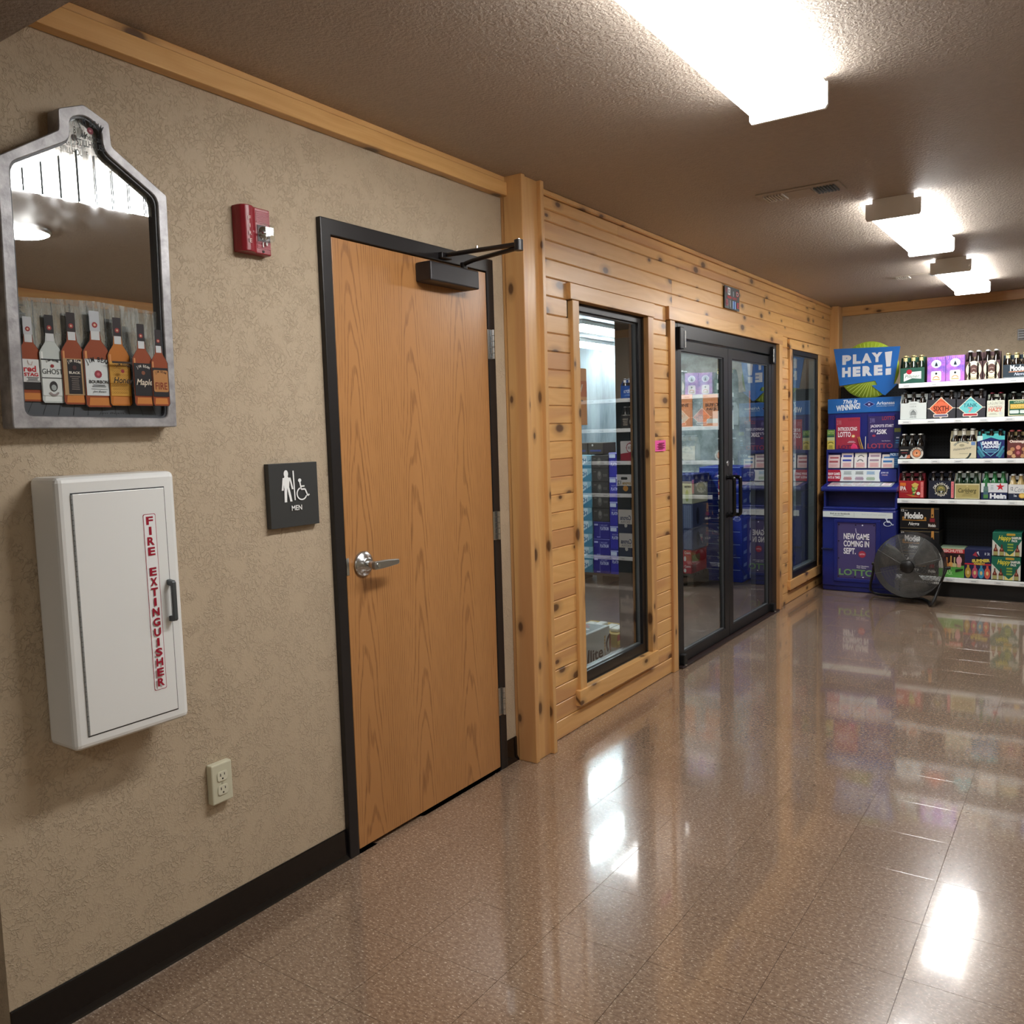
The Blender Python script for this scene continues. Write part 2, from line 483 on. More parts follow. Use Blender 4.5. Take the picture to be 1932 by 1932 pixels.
def peg():
    a = N('pegboard'); v = a.coord(); x, y, z = a.xyz(v)
    fx = a.math('ABSOLUTE', a.math('SUBTRACT', a.math('FRACT', a.math('MULTIPLY', x, 39.37)), .5))
    fz = a.math('ABSOLUTE', a.math('SUBTRACT', a.math('FRACT', a.math('MULTIPLY', z, 39.37)), .5))
    d = a.math('SQRT', a.math('ADD', a.math('MULTIPLY', fx, fx), a.math('MULTIPLY', fz, fz)))
    a.base(a.mix(a.math('LESS_THAN', d, .17), lin('#262a30'), lin('#08090b'))); a.pr(Roughness=.5)
    return a.m
M_PEG = peg()
def galaxy():
    a = N('purple_starry_card'); v = a.coord(); x, y, z = a.xyz(v)
    n1 = a.noise(v, 16, 3, .6); n2 = a.noise(v, 210, 1)
    c = a.mix(a.ramp(n1, [(.35, (0, 0, 0)), (.65, (1, 1, 1))]), lin('#5a52b8'), lin('#b06ac4'))
    c = a.mix(a.math('MULTIPLY', a.ramp(z, [(.02, (1, 1, 1)), (.12, (0, 0, 0))]), .5), c, lin('#c87ad0'))
    c = a.mix(a.math('MULTIPLY', a.ramp(n2, [(.70, (0, 0, 0)), (.76, (1, 1, 1))]), .7), c, (1, 1, 1))
    a.base(c); a.pr(Roughness=.4)
    return a.m
M_GALAXY = galaxy()
def wash():
    a = N('weathered_print'); t = a.t; v = a.coord(); x, y, z = a.xyz(v)
    n1 = a.noise(a.comb(a.math('MULTIPLY', y, 60.0), a.math('MULTIPLY', z, 9.0)), 1.0, 4, .65)
    fac = a.ramp(n1, [(.36, (.10, .10, .10)), (.62, (.5, .5, .5))])
    tr = a.n('ShaderNodeBsdfTransparent'); df = a.n('ShaderNodeBsdfDiffuse'); df.inputs[0].default_value = (*lin('#c9cfcb'), 1)
    mx = a.n('ShaderNodeMixShader'); a.set(mx.inputs[0], fac)
    t.links.new(tr.outputs[0], mx.inputs[1]); t.links.new(df.outputs[0], mx.inputs[2]); t.links.new(mx.outputs[0], a.out.inputs[0])
    return a.m
M_WASH = wash()
def haze_mirror():
    a = N('mirror_silver'); v = a.coord(); n = a.noise(v, 7, 3, .6)
    a.base((.86, .89, .9)); a.pr(Metallic=1.0, Roughness=a.math('MULTIPLY', a.ramp(n, [(.45, (0, 0, 0)), (.75, (1, 1, 1))]), .09))
    return a.m
M_MIRROR = haze_mirror()

M_BLACK = mat('#1b191b', .36, 0, .5)            # painted door frames
M_BASE = mat('#141214', .3, 0, .5)
M_ALU = mat('#232325', .38, .35, .5)            # dark bronze storefront
M_STEEL = mat('#c3c5c6', .25, 1.0)
M_WHITE = mat('#e9ecec', .3, 0, .5, .3)
M_LAMPMETAL = mat('#f2f4f5', .4)
M_RED = mat('#8e1d2b', .3, 0, .5)
M_BLUE = mat('#1a2574', .34, 0, .5)
M_BLUE_D = mat('#141d63', .4)
M_GONDOLA = mat('#15171b', .45)
M_LIP = mat('#eef3f3', .4)
M_FANBLK = mat('#141416', .4)
INK = '#1a1a1c'


# ================================================================ STRUCTURE
ZC = 2.445
# floor: slab plus vinyl tiles, each tile a piece of its own
fl = struct(MB().box(-3.6, 4.0, -4.2, 8.4, -.08, -.0035).build('floor', mat('#4f3c30', .4)), 'brown speckled vinyl tile floor, waxed to a shine')
PX, PY = .29, .277
tile_me = MB().box(-PX/2+.00025, PX/2-.00025, -PY/2+.00025, PY/2-.00025, -.0035, 0).mesh('floor_tile', M_TILE, .0006, 1)
from bpy_extras.object_utils import world_to_camera_view
bpy.context.view_layer.update()
cand = []
for i in range(-8, 9):
    for j in range(-9, 23):
        cx, cy = 1.658 + (i-.5)*PX, 2.236 + (j-.5)*PY
        if cx-PX/2 < -.04 and cy > .8: 
            if cx+PX/2 < .03: continue
        if cx > 3.84 or cy > 8.2: continue
        q = world_to_camera_view(S, cam, Vector((cx, cy, 0)))
        vis = q.z > .3 and -.12 < q.x < 1.12 and -.15 < q.y < 1.1
        cand.append((0 if vis else 1, q.z if q.z > 0 else 99-q.z, cx, cy))
cand.sort()
rest = MB()
rt = random.Random(3)
for k, (a, b, cx, cy) in enumerate(cand):
    if a == 0 and k < 298:
        o = part('floor_tile', tile_me, fl, (cx, cy, 0)); o.rotation_euler = (rt.uniform(-.0009, .0009), rt.uniform(-.0009, .0009), 0)
    else: rest.box(cx-PX/2+.0006, cx+PX/2-.0006, cy-PY/2+.0006, cy+PY/2-.0006, -.0035, 0)
o = rest.build('floor_tiles', M_TILE, fl); o['kind'] = 'stuff'
# cooler floor
struct(MB().box(-3.4, -.14, 3.0, 8.2, -.0035, -.0005).build('floor_cooler', pitted('cooler_floor', '#4b4038', '#5d5047', 6, .35)))

# walls
struct(MB().box(-.17, -.019, .866, 1.945, 0, ZC).box(-.17, -.019, 1.945, 2.86, 2.095, ZC).box(-.17, -.019, 2.86, 3.05, 0, ZC)
       .box(-.17, -.12, 1.945, 2.86, 0, 2.095).build('wall_left', M_WALL), 'beige textured wall with the oak door in it')
# timber clad wall with openings, its backing
bk = MB()
for y0, y1, z0, z1 in ((3.05, 3.49, 0, ZC), (4.226, 4.575, 0, ZC), (6.471, 6.82, 0, ZC), (7.58, 8.3, 0, ZC),
                       (3.49, 4.226, 0, .187), (6.82, 7.58, 0, .187), (3.49, 4.226, 2.005, ZC), (4.575, 6.471, 2.012, ZC), (6.82, 7.58, 2.0, ZC)):
    bk.box(-.14, .012, y0, y1, z0, z1)
wp = struct(bk.build('wall_planked', mat('#4d4236', .7)), 'pine board wall around the glass doors')
PITCH = .0797
seams = [0, .089] + [.089 + PITCH*k for k in range(1, 30)]
_pl = {}
def plank(y0, y1, z0, z1, x0=.012, x1=.025, groove=True):
    L = round(y1-y0, 3); h = round(z1-z0, 3); key = (L, h, x1)
    if key not in _pl:
        d = x1-x0; g = .0045
        prof = [(-d/2, -h/2+.0005), (d/2-.005, -h/2+.0005), (d/2, -h/2+g), (d/2, h/2-g), (d/2-.005, h/2-.0005), (-d/2, h/2-.0005)]
        _pl[key] = MB().prism(prof, 'y', -L/2+.0006, L/2-.0006).mesh('plank', M_PINE_Y)
    return part('plank', _pl[key], wp, ((x0+x1)/2, (y0+y1)/2, (z0+z1)/2))
for k in range(len(seams)-1):
    z0, z1 = seams[k], seams[k+1]
    if z0 > 2.34: break
    if z1 < .1: segs = [(3.115, 4.511), (6.546, 8.0)]
    elif k == 1: segs = [(3.115, 4.511), (6.546, 6.765), (7.646, 8.0)]
    elif z1 < 2.0: segs = [(3.115, 3.431), (4.296, 4.511), (6.546, 6.765), (7.646, 8.0)]
    elif z1 < 2.09: segs = [(3.115, 3.405), (4.295, 4.482), (6.56, 6.74), (7.62, 8.0)]
    elif z1 < 2.25: segs = [(3.115, 4.57), (4.57, 8.0)] if z1 < 2.17 else [(3.115, 4.57), (4.57, 6.9), (6.9, 8.0)]
    elif z1 < 2.33: segs = [(3.115, 6.2), (6.2, 8.0)]
    else: segs = [(3.115, 8.0)]
    for a, b in segs:
        if z1 < 2.0 and k > 1 and a in (3.115, 4.296) : pass
        plank(a, b, z0, min(z1, 2.375))
for a, b in ((3.115, 3.9), (3.9, 5.42), (5.42, 6.95), (6.95, 8.0)):       # crown board, proud of the wall
    plank(a, b, 2.367, 2.42, .012, .036)
plank(3.115, 8.0, 2.42, ZC, .012, .046)

# corner posts and wood trims
t = MB().box(-.019, .079, 2.962, 3.11, 0, ZC).build('corner_post', M_PINE_Z, None, .004)
struct(t, 'tall pine corner post beside the oak door'); t.name = 'trim_1'
o = MB().box(-.0, .091, 2.957, 2.985, 0, ZC).build('corner_strip', M_PINE_Z, t, .003)
o = MB().box(.0, .098, 3.09, 3.116, 0, ZC).build('edge_strip', M_PINE_Z, t, .003)
t = MB().box(-.02, .1, 8.0, 8.14, 0, ZC).build('trim_2', M_PINE_Z, None, .004); struct(t, 'pine post in the far corner')
t = struct(MB().box(-.019, .0195, .9, 2.96, 2.366, 2.421).build('trim_3', M_PINE_Y, None, .003), 'pine ceiling trim over the beige wall')
MB().box(-.019, .008, .9, 2.96, 2.426, ZC).box(-.019, .0, .9, 2.96, 2.418, 2.43).build('cap_board', M_PINE_Y, t, .002)
struct(MB().box(.1, 3.83, 8.115, 8.15, 2.365, ZC).build('trim_4', M_PINE_X, None, .003), 'pine ceiling trim on the back wall')
struct(MB().box(3.81, 3.83, .9, 8.12, 2.365, ZC).build('trim_5', M_PINE_Y, None, .003), 'pine ceiling trim on the wall opposite the mirror')
# vinyl cove base
def cove(name, y0, y1):
    prof = [(-.019, 0), (-.002, 0), (-.004, .006), (-.0115, .018), (-.013, .1), (-.016, .102), (-.019, .102)]
    return struct(MB().prism(prof, 'y', y0, y1).build(name, mat('#0f0d0e', .17, 0, .6)))
cove('baseboard_left', .866, 1.942); cove('baseboard_right', 2.866, 2.962)

# other walls, ceiling and the lower hall ceiling the camera stands under
struct(MB().box(-.2, 4.0, 8.15, 8.3, 0, ZC).build('wall_back', M_WALL), 'beige back wall above the shelving')
struct(MB().box(3.83, 4.0, -4, 8.3, 0, ZC).build('wall_right', wall_paint('wall_cream', '#cfc5ad')))
struct(MB().box(-2.2, -.17, .866, 1.0, 0, ZC).build('wall_hall', M_WALL))
struct(MB().box(-2.3, -2.2, -4, 1.0, 0, ZC).box(-2.3, 4, -4.2, -4, 0, ZC).build('wall_front', M_WALL))
struct(MB().box(-3.6, 4.0, .8, 8.4, ZC, ZC+.1).build('ceiling', M_CEIL), 'tan stippled ceiling')
struct(MB().box(-2.3, 3.83, -4.0, .885, 2.19, 2.5).build('ceiling_hall', M_CEIL), 'lower ceiling edge over the hall')

# walk-in cooler shell behind the glass
struct(MB().box(-3.5, -3.4, 3.0, 8.3, 0, 2.31).build('wall_cooler_side', M_DRIP))
struct(MB().box(-3.4, -.95, 8.05, 8.15, 0, 2.31).build('wall_cooler_back', M_DRIP))
struct(MB().box(-1.65, -.14, 8.03, 8.15, 0, 2.31).build('wall_cooler_far', M_FOAM))
struct(MB().box(-3.4, -.17, 2.9, 3.0, 0, 2.31).build('wall_cooler_near', M_DRIP))
struct(MB().box(-3.5, -.14, 2.9, 8.15, 2.31, 2.36).build('ceiling_cooler', mat('#8d9698', .6)))
def cooler_lamp(x, y0, y1, z, label):
    t = thing('cooler_lamp', (x, (y0+y1)/2, z), label, 'lamp', 'strip lamps in the cooler')
    L = (y1-y0)/2
    MB().box(-.075, .075, -L, L, .0, 2.31-z).build('lamp_housing', M_LAMPMETAL, t, .004)
    MB().cyl((-.04, -L+.02, -.02), (-.04, L-.02, -.02), .019, n=12).cyl((.04, -L+.02, -.02), (.04, L-.02, -.02), .019, n=12).build('tube', M_LENS_C, t)
cooler_lamp(-1.52, 6.15, 7.1, 2.275, 'cold white strip lamp on the cooler ceiling, nearer the window')
cooler_lamp(-2.8, 3.9, 5.3, 2.275, 'added unseen cold white fill lamp on the cooler ceiling, deep in its near corner')  # added out of view to brighten the cooler and its case fronts
cooler_lamp(-2.2, 7.3, 8.0, 2.275, 'cold white strip lamp on the cooler ceiling, by its back wall')

# ---------------------------------------------------------------- windows in the timber wall
def casing(name, parent, y0, y1, z0, z1, x1, m=M_PINE_Z):
    return MB().box(.012, x1, y0, y1, z0, z1).build(name, m, parent, .0025)
def fixed_window(n, y0, y1, z0, z1, label, dx=0.0, skew=0.0):
    t = struct(MB().box(-.135, .024, y0-.006, y0-.0005, z0, z1).box(-.135, .024, y1+.0005, y1+.006, z0, z1)
               .box(-.135, .024, y0, y1, z1+.0005, z1+.006).build('window_%d' % n, M_PINE_Z), label)
    casing('side_casing', t, y0-.06, y0, z0-.006, z1, .04); casing('side_casing', t, y1, y1+.066, z0-.006, z1, .04)
    casing('head_casing', t, y0-.087, y1+.068, z1, z1+.072, .046, M_PINE_Y)
    casing('sill_casing', t, y0-.083, y1+.052, z0-.072, z0+.002, .05, M_PINE_Y)
    w = .045
    o = [(y0, z0), (y1, z0), (y1, z1), (y0, z1)]
    i = [(y0+w, z0+w+.01), (y1-w, z0+w+.01), (y1-w, z1-.036), (y0+w, z1-.036)]
    MB().ring(o, i, 'x', -.06, .004+dx).build('window_frame', M_ALU, t, .002)
    i2 = [(a+(.006 if a < (y0+y1)/2 else -.006), b+(.006 if b < 1 else -.006)) for a, b in i]
    MB().ring(i, i2, 'x', -.03, -.012+dx).build('glazing_bead', mat('#5c6062', .4), t)
    ya, yb = i[0][0]-.004, i[1][0]+.004
    xa, xb = -.018+dx-skew*(yb-ya)/2, -.018+dx+skew*(yb-ya)/2
    MB().prism([(xa-.005, ya), (xa, ya), (xb, yb), (xb-.005, yb)], 'z', i[0][1]-.004, i[2][1]+.004).build('pane', M_PANE, t)
    MB().box(-.14, -.061, y1-.042, y1-.001, z0, z1).build('inner_jamb', mat('#3c3d3f', .5), t)
    return t
w1 = fixed_window(1, 3.492, 4.226, .187, 2.004, 'tall cooler window nearest the oak door, pine casing')
w3 = fixed_window(2, 6.82, 7.58, .18, 1.998, 'tall narrow cooler window beside the blue lottery stand', .03, .03)

# ---------------------------------------------------------------- glass double doors
d2 = struct(MB().box(-.10, .022, 4.575, 4.645, 0, 2.01).box(-.10, .022, 6.362, 6.471, 0, 2.01).box(-.10, .024, 4.645, 6.362, 1.927, 2.01)
            .build('door_2', M_ALU, None, .002), 'black framed glass double doors into the cooler')
casing('side_casing', d2, 4.511, 4.575, 0, 2.012, .04); casing('side_casing', d2, 6.471, 6.546, 0, 2.012, .047)
casing('head_casing', d2, 4.483, 6.557, 2.012, 2.085, .046, M_PINE_Y)
MB().box(-.12, .055, 4.6, 6.45, -.001, .012).build('threshold', mat('#2c1f1d', .4), d2, .003)
MB().box(-.135, -.1, 6.35, 6.475, 0, 2.01).box(-.135, -.1, 4.575, 4.66, 0, 2.01).build('inner_jamb', mat('#3c3d3f', .5), d2)
def leaf(y0, y1, gy0, gy1, hinge):
    t = MB().ring([(y0, .016), (y1, .016), (y1, 1.915), (y0, 1.915)], [(gy0, .078), (gy1, .078), (gy1, 1.852), (gy0, 1.852)], 'x', -.022, .02).build('door_leaf', M_ALU, d2, .0025)
    MB().box(-.003, .002, gy0-.005, gy1+.005, .072, 1.858).build('pane', M_PANE, t)
    i = [(gy0, .078), (gy1, .078), (gy1, 1.852), (gy0, 1.852)]; k = .006
    MB().ring(i, [(gy0+k, .078+k), (gy1-k, .078+k), (gy1-k, 1.852-k), (gy0+k, 1.852-k)], 'x', .002, .012).build('glazing_bead', mat('#4a4c4f', .4), t)
    hy = y0 if hinge < 0 else y1
    s = 1 if hinge < 0 else -1
    MB().box(.0, .05, hy-.012*s, hy+.035*s, .015, .075).build('bottom_pivot', M_ALU, t, .006)
    MB().box(.0, .05, hy-.02*s, hy+.035*s, 1.86, 1.985).build('top_pivot', M_ALU, t, .005)
    MB().cyl((.05, hy+.042*s, 1.87), (.05, hy+.042*s, 1.965), .007, n=10).cyl((.045, hy+.01*s, .008), (.045, hy+.01*s, .018), .012, n=10).build('pivot_pin', M_STEEL, t)
    return t
lf = leaf(4.648, 5.462, 4.702, 5.384, -1)
rf = leaf(5.466, 6.36, 5.54, 6.296, 1)
for tt, yy in ((lf, 5.428), (rf, 5.503)):
    ex = .075 if tt is rf else .06
    MB().tube([(.018, yy, 1.078), (ex, yy, 1.078), (ex+.008, yy, 1.07), (ex+.01, yy, 1.055), (ex+.01, yy, .85), (ex+.008, yy, .837), (ex, yy, .829), (.018, yy, .829)], .0125, 10).build('pull_handle', mat('#101012', .22, .3), tt)
    MB().cyl((.018, yy, 1.078), (.024, yy, 1.078), .019, n=14).cyl((.018, yy, .829), (.024, yy, .829), .019, n=14).build('handle_rose', mat('#2a2a2c', .25, .6), tt)
MB().cyl((.019, 5.436, 1.17), (.027, 5.436, 1.17), .019, n=18).build('lock_cylinder', M_STEEL, lf, .002)

# ---------------------------------------------------------------- oak door to the men's room
d1 = struct(MB().ring([(1.943, 0), (2.872, 0), (2.872, 2.102), (1.943, 2.102)], [(1.986, 0), (2.825, 0), (2.825, 2.05), (1.986, 2.05)], 'x', -.1, 0)
            .build('door_1', M_BLACK, None, .003), 'oak veneer door with black steel frame, steel lever and overhead closer')
slab = MB().box(-.05, -.003, 1.989, 2.822, .015, 2.046).build('door_slab', M_OAK, d1, .0015)
MB().box(-.09, -.052, 1.98, 2.83, .0, 2.055).build('door_stop', mat('#0d0c0d', .6), d1)
for z0 in (1.707, .974, .236):
    h = MB().box(-.003, .0005, 2.818, 2.846, z0, z0+.117)
    for k in range(5): h.cyl((.0065, 2.8475, z0+.0235*k+.0008), (.0065, 2.8475, z0+.0235*k+.0227), .0075, n=10)
    h.build('hinge', M_STEEL, d1)
lv = MB().lathe([(0, 0), (.043, 0), (.043, .006), (.038, .011), (.026, .013), (.024, .024), (.019, .026), (.0, .027)], (-.003, 2.066, .984), 'x', 28).build('lever_handle', M_STEEL, d1)
MB().cyl((.02, 2.066, .984), (.066, 2.066, .984), .0115, .013, 16).build('lever_neck', M_STEEL, lv)
MB().prism([(2.053, .969), (2.11, .970), (2.168, .974), (2.171, .978), (2.171, .987), (2.168, .991), (2.11, .996), (2.053, .997), (2.049, .99), (2.049, .976)], 'x', .052, .068).build('lever', mat('#a9aaa7', .38, 1.0), lv, .003)
MB().cyl((.068, 2.066, .983), (.071, 2.066, .983), .0075, n=14).build('key_cylinder', M_STEEL, lv)
MB().box(-.004, -.0015, 1.9885, 2.0, .955, 1.012).build('strike_edge', M_STEEL, lv)
cl = MB().box(-.003, .068, 2.395, 2.683, 1.955, 2.024).build('door_closer', mat('#2a282b', .4, .1), d1, .005)
MB().cyl((.035, 2.632, 2.022), (.035, 2.632, 2.052), .014, n=14).build('pinion', M_BLACK, cl)
MB().tube([(.035, 2.632, 2.047), (.10, 2.608, 2.05), (.345, 2.545, 2.05)], .0085, 8).build('closer_arm', M_BLACK, cl)
MB().tube([(.02, 2.553, 2.072), (.345, 2.543, 2.062)], .0085, 8).cyl((.345, 2.543, 2.04), (.345, 2.543, 2.076), .016, n=14).build('closer_forearm', M_BLACK, cl)
MB().cyl((.345, 2.543, 2.076), (.345, 2.543, 2.08), .007, n=10).cyl((.16, 2.549, 2.072), (.16, 2.549, 2.083), .005, n=8).build('arm_screw', M_STEEL, cl)
MB().box(-.002, .018, 2.525, 2.585, 2.058, 2.08).build('closer_shoe', M_BLACK, cl, .003)

# ---------------------------------------------------------------- ceiling fixtures
def lamp(y0, y1, label, cx=1.215):
    t = thing('ceiling_light', (cx, (y0+y1)/2, ZC), label, 'ceiling light', 'wraparound ceiling lights in one row')
    L = (y1-y0)/2
    MB().box(-.088, .088, -L, L, -.042, 0).build('light_base', M_LAMPMETAL, t, .003)
    prof = [(-.112, -.018), (-.112, -.062), (-.108, -.078), (-.096, -.088), (-.05, -.091), (0, -.09), (.05, -.091), (.096, -.088), (.108, -.078), (.112, -.062), (.112, -.018), (.09, -.018), (.09, -.044), (-.09, -.044), (-.09, -.018)]
    ln = MB().prism(prof, 'y', -L+.006, L-.006).build('lens', [M_LENS, M_LENS_S], t)
    for q in ln.data.polygons:
        if abs(q.normal.x) > .6: q.material_index = 1
    cap = [(-.119, -.02), (-.119, -.085), (-.112, -.096), (.112, -.096), (.119, -.085), (.119, -.02), (.09, -.02), (.09, -.001), (-.09, -.001), (-.09, -.02)]
    MB().prism(cap, 'y', -L-.006, -L+.006).build('end_cap', M_LAMPMETAL, t)
    MB().prism(cap, 'y', L-.006, L+.006).build('end_cap', M_LAMPMETAL, t)
    return t
lamp(1.53, 2.748, 'long bright wraparound ceiling light over the hall end, largest of the row')
lamp(4.37, 5.46, 'second wraparound ceiling light, near the slotted vent')
lamp(6.23, 7.37, 'wraparound ceiling light closest to the back wall')
def vent(x0, x1, y0, y1, label, flip=False):
    t = thing('ceiling_vent', ((x0+x1)/2, (y0+y1)/2, ZC), label, 'vent', 'slotted ceiling vents')
    a, b = (x1-x0)/2, (y1-y0)/2; m = mat('#a79c90', .45)
    MB().box(-a, a, -b, b, -.006, 0).build('vent_plate', m, t, .003)
    for s in (-1, 1):
        for k in range(7):
            x = s*(a*.62) + (k-3)*a*.075
            MB().box(x-.0035, x+.0035, -b*.62, b*.62, -.013, -.006).build('louver', mat('#c5bdb3' if s < 0 else '#5d6a75', .5), t)
    MB().box(-a*.3, a*.3, -b*.66, b*.66, -.0075, -.006).build('blank_panel', m, t)
    return t
vent(.72, 1.08, 3.915, 4.08, 'tan slotted ceiling vent between the first two lights')
vent(.77, 1.13, 6.71, 6.85, 'small tan ceiling vent beside the farthest light')
t = thing('dome_light', (2.27, 2.16, ZC), 'round white dome light on the ceiling, seen in the mirror', 'ceiling light')
MB().lathe([(.13, 0), (.13, -.012), (.12, -.02)], n=28).build('rim', M_STEEL, t)
MB().lathe([(.12, -.015), (.105, -.026), (.06, -.036), (0, -.04)], n=28).build('diffuser', lens_mat('dome_glow', (1, .97, .92), 9.0), t)
for x, y, lab in ((1.3, -.9, 'nearest the beige wall'), (2.7, -.9, 'nearest the cream wall'), (2.0, -2.6, 'deepest in the hall')):  # unseen discs added behind the camera as front fill
    t = thing('hall_fill_light', (x, y, 2.19), 'added unseen fill light in the lower hall ceiling, ' + lab, 'ceiling light', 'added fill lights of the hall')
    MB().lathe([(.13, 0), (.13, -.008), (.115, -.01)], n=24).build('rim', M_WHITE, t)
    MB().lathe([(.116, -.004), (0, -.006)], n=24).build('diffuser', M_HALL_FILL, t)
# grille at the far right of the back wall
t = thing('wall_grille', (1.56, 8.15, 2.085), 'small louvred grille high on the back wall above the shelves', 'vent')
MB().box(-.1, .1, -.012, 0, -.045, .045).build('grille_plate', mat('#8c8c8c', .4), t, .004)
for k in range(4): MB().prism([(-.03, -.032+k*.02), (-.012, -.036+k*.02), (-.012, -.028+k*.02)], 'x', -.09, .09).build('louver', mat('#c2c2c2', .4), t)

# ================================================================ THINGS ON THE BEIGE WALL
XW = -.019
# --- bar mirror in the outline of a still house
def rounded(poly, r, n=4):
    out = []
    k = len(poly)
    for i in range(k):
        p = Vector(poly[i]); a = Vector(poly[i-1])-p; b = Vector(poly[(i+1) % k])-p
        rr = min(r, a.length*.4, b.length*.4); p0 = p+a.normalized()*rr; p1 = p+b.normalized()*rr
        for j in range(n+1):
            t = j/n; q = p0*(1-t)**2 + p*2*t*(1-t) + p1*t*t; out.append((q.x, q.y))
    return out
mo = [(.957, 1.449), (1.370, 1.449), (1.383, 2.041), (1.240, 2.128), (1.237, 2.183), (1.176, 2.209), (1.113, 2.183), (1.111, 2.134), (.968, 2.041)]
mi_ = [(.985, 1.477), (1.346, 1.471), (1.356, 2.031), (1.217, 2.113), (1.216, 2.166), (1.177, 2.186), (1.139, 2.170), (1.137, 2.118), (.994, 2.034)]
t = thing('bar_mirror', (XW, 1.17, 1.449), 'bar mirror with grey house-shaped frame and a printed row of whiskey bottles', 'mirror')
L = lambda p: [(a-1.17, b-1.449) for a, b in p]
MB().ring(L(rounded(mo, .006)), L(rounded(mi_, .02)), 'x', 0, .05).build('mirror_frame', M_GALV, t, .002, 1)
MB().ring(L(rounded(mi_, .02)), L(rounded([(1.17+(a-1.17)*.975, 1.75+(b-1.75)*.988) for a, b in mi_], .02)), 'x', .0, .043).build('inner_rim', mat('#4c4f55', .4), t)
MB().prism(L(rounded(mi_, .02)), 'x', .024, .028).build('mirror_glass', M_MIRROR, t)
p = Print((.0285, -1.17, -1.449), (0, 1, 0), (0, 0, 1), .0003, .00018)
p.poly([(.986, 1.525), (1.347, 1.525), (1.350, 1.745), (1.18, 1.755), (.986, 1.745)], M_WASH)
p.poly([(.999, 2.0), (1.354, 1.985), (1.352, 2.03), (1.216, 2.11), (1.214, 2.162), (1.177, 2.18), (1.142, 2.165), (1.14, 2.115), (.999, 2.034)], M_WASH)
for k in range(8):
    y = 1.03+.043*k
    top = min(2.03 if y < 1.0 else 2.12-abs(y-1.177)*.55, 2.17)
    p.rect(y, y+.0012, 1.53, 1.742, '#6f7678'); p.rect(y, y+.0028, 1.985, top-.004, '#5c666c')
p.poly([(.992, 1.478), (1.340, 1.475), (1.346, 1.49), (1.346, 1.528), (.986, 1.528), (.986, 1.49)], '#4d5156')
for k in range(12):
    y = .99+.031*k; p.rect(.0, 0, 0, 0, '#4d5156') if False else p.stroke([(y+(y-1.17)*.16, 1.479), (y, 1.528)], .0011, '#24272b')
AMB, CLR = '#8a3f1b', '#b9c2c0'
def bottle_print(c, zb, zt, w, liq, cap, lab, lab_c, kind):
    h = zt-zb; n = w*.21; s = zb+h*.62
    body = [(c-w/2, zb+.006), (c-w*.42, zb), (c+w*.42, zb), (c+w/2, zb+.006), (c+w/2, s-h*.05), (c+w*.4, s), (c+n*1.05, s+h*.07), (c+n*.82, zb+h*.8), (c-n*.82, zb+h*.8), (c-n*1.05, s+h*.07), (c-w*.4, s), (c-w/2, s-h*.05)]
    p.poly([(c+(a-c)*1.06, zb-.001+(b-zb)*1.005) for a, b in body], '#241a18'); p.poly(body, liq)
    p.poly([(c-w*.40, zb+.004), (c+w*.40, zb+.004), (c+w*.36, zb+h*.1), (c-w*.36, zb+h*.1)], '#c07a3a' if liq != CLR else '#d9dfdd')
    p.rect(c-w*.44, c-w*.36, zb+h*.12, s-h*.04, '#c98a55' if liq != CLR else '#e2e7e5')
    p.rect(c-n*.78, c+n*.78, zb+h*.70, zb+h*.80, '#c5cacd')
    p.rect(c-n*.92, c+n*.92, zb+h*.79, zt, cap, .002)
    p.ell(c, zb+h*.855, n*.5, n*.5, '#8c2a2c'); p.ell(c, zb+h*.855, n*.22, n*.22, '#c9a48a')
    l0, l1 = zb+h*lab[0], zb+h*lab[1]
    p.rect(c-w*.47, c+w*.47, l0, l1, lab_c)
    return l0, l1
def beam(c, z, w, h, m): p.arctext('JIM BEAM', c, z-w*.9, w*.9+h*.3, 90+27, 90-27, h, m, .02, w*.155/h)
a, b = bottle_print(1.012, 1.511, 1.702, .052, AMB, '#b4b8bd', (.14, .5), '#d3d6d6', 0)
p.rect(.988, 1.036, a, a+.017, '#191515'); p.text('red', .996, 1.024, a+.040, a+.054, '#b01f2b', .03); p.text('STAG', .996, 1.028, a+.030, a+.038, '#b01f2b', .04)
p.lines(1.0, 1.03, a+.018, a+.029, 4, '#3a3a3c'); p.stroke([(1.006, a+.066), (1.008, a+.058), (1.014, a+.055), (1.017, a+.064)], .0012, '#b79b92')
a, b = bottle_print(1.060, 1.508, 1.710, .053, CLR, '#1c1a1d', (.08, .5), '#cfd6d5', 1)
p.rect(1.035, 1.085, b-.003, b, INK); p.rect(1.035, 1.085, a+.040, a+.042, INK); p.text('GHOST', 1.036, 1.084, a+.05, a+.062, '#232a2c', .0)
beam(1.060, b-.006, .028, .005, INK); p.ell(1.06, b-.016, .004, .004, '#8c2a2c')
p.ell(1.06, a+.022, .009, .012, '#2c2b2d', 18); p.ell(1.06, a+.019, .006, .007, '#9aa2a2', 14); p.arc(1.06, a+.012, .008, .0125, 200, 340, '#8f8584', 10)
a, b = bottle_print(1.110, 1.505, 1.720, .055, AMB, '#241a1b', (.10, .5), '#a88a63', 2)
p.rect(1.094, 1.127, a+.003, b-.002, '#1d191b'); beam(1.1105, b-.010, .03, .0065, '#d8d2c8'); p.text('BLACK', 1.097, 1.124, b-.036, b-.030, '#d8d2c8', .03)
p.lines(1.098, 1.123, a+.012, b-.040, 7, '#6f6660', 5); p.ell(1.1105, b-.021, .005, .005, '#4a2a26')
a, b = bottle_print(1.167, 1.499, 1.729, .066, AMB, '#aeb4bb', (.12, .5), '#cdd4d6', 3)
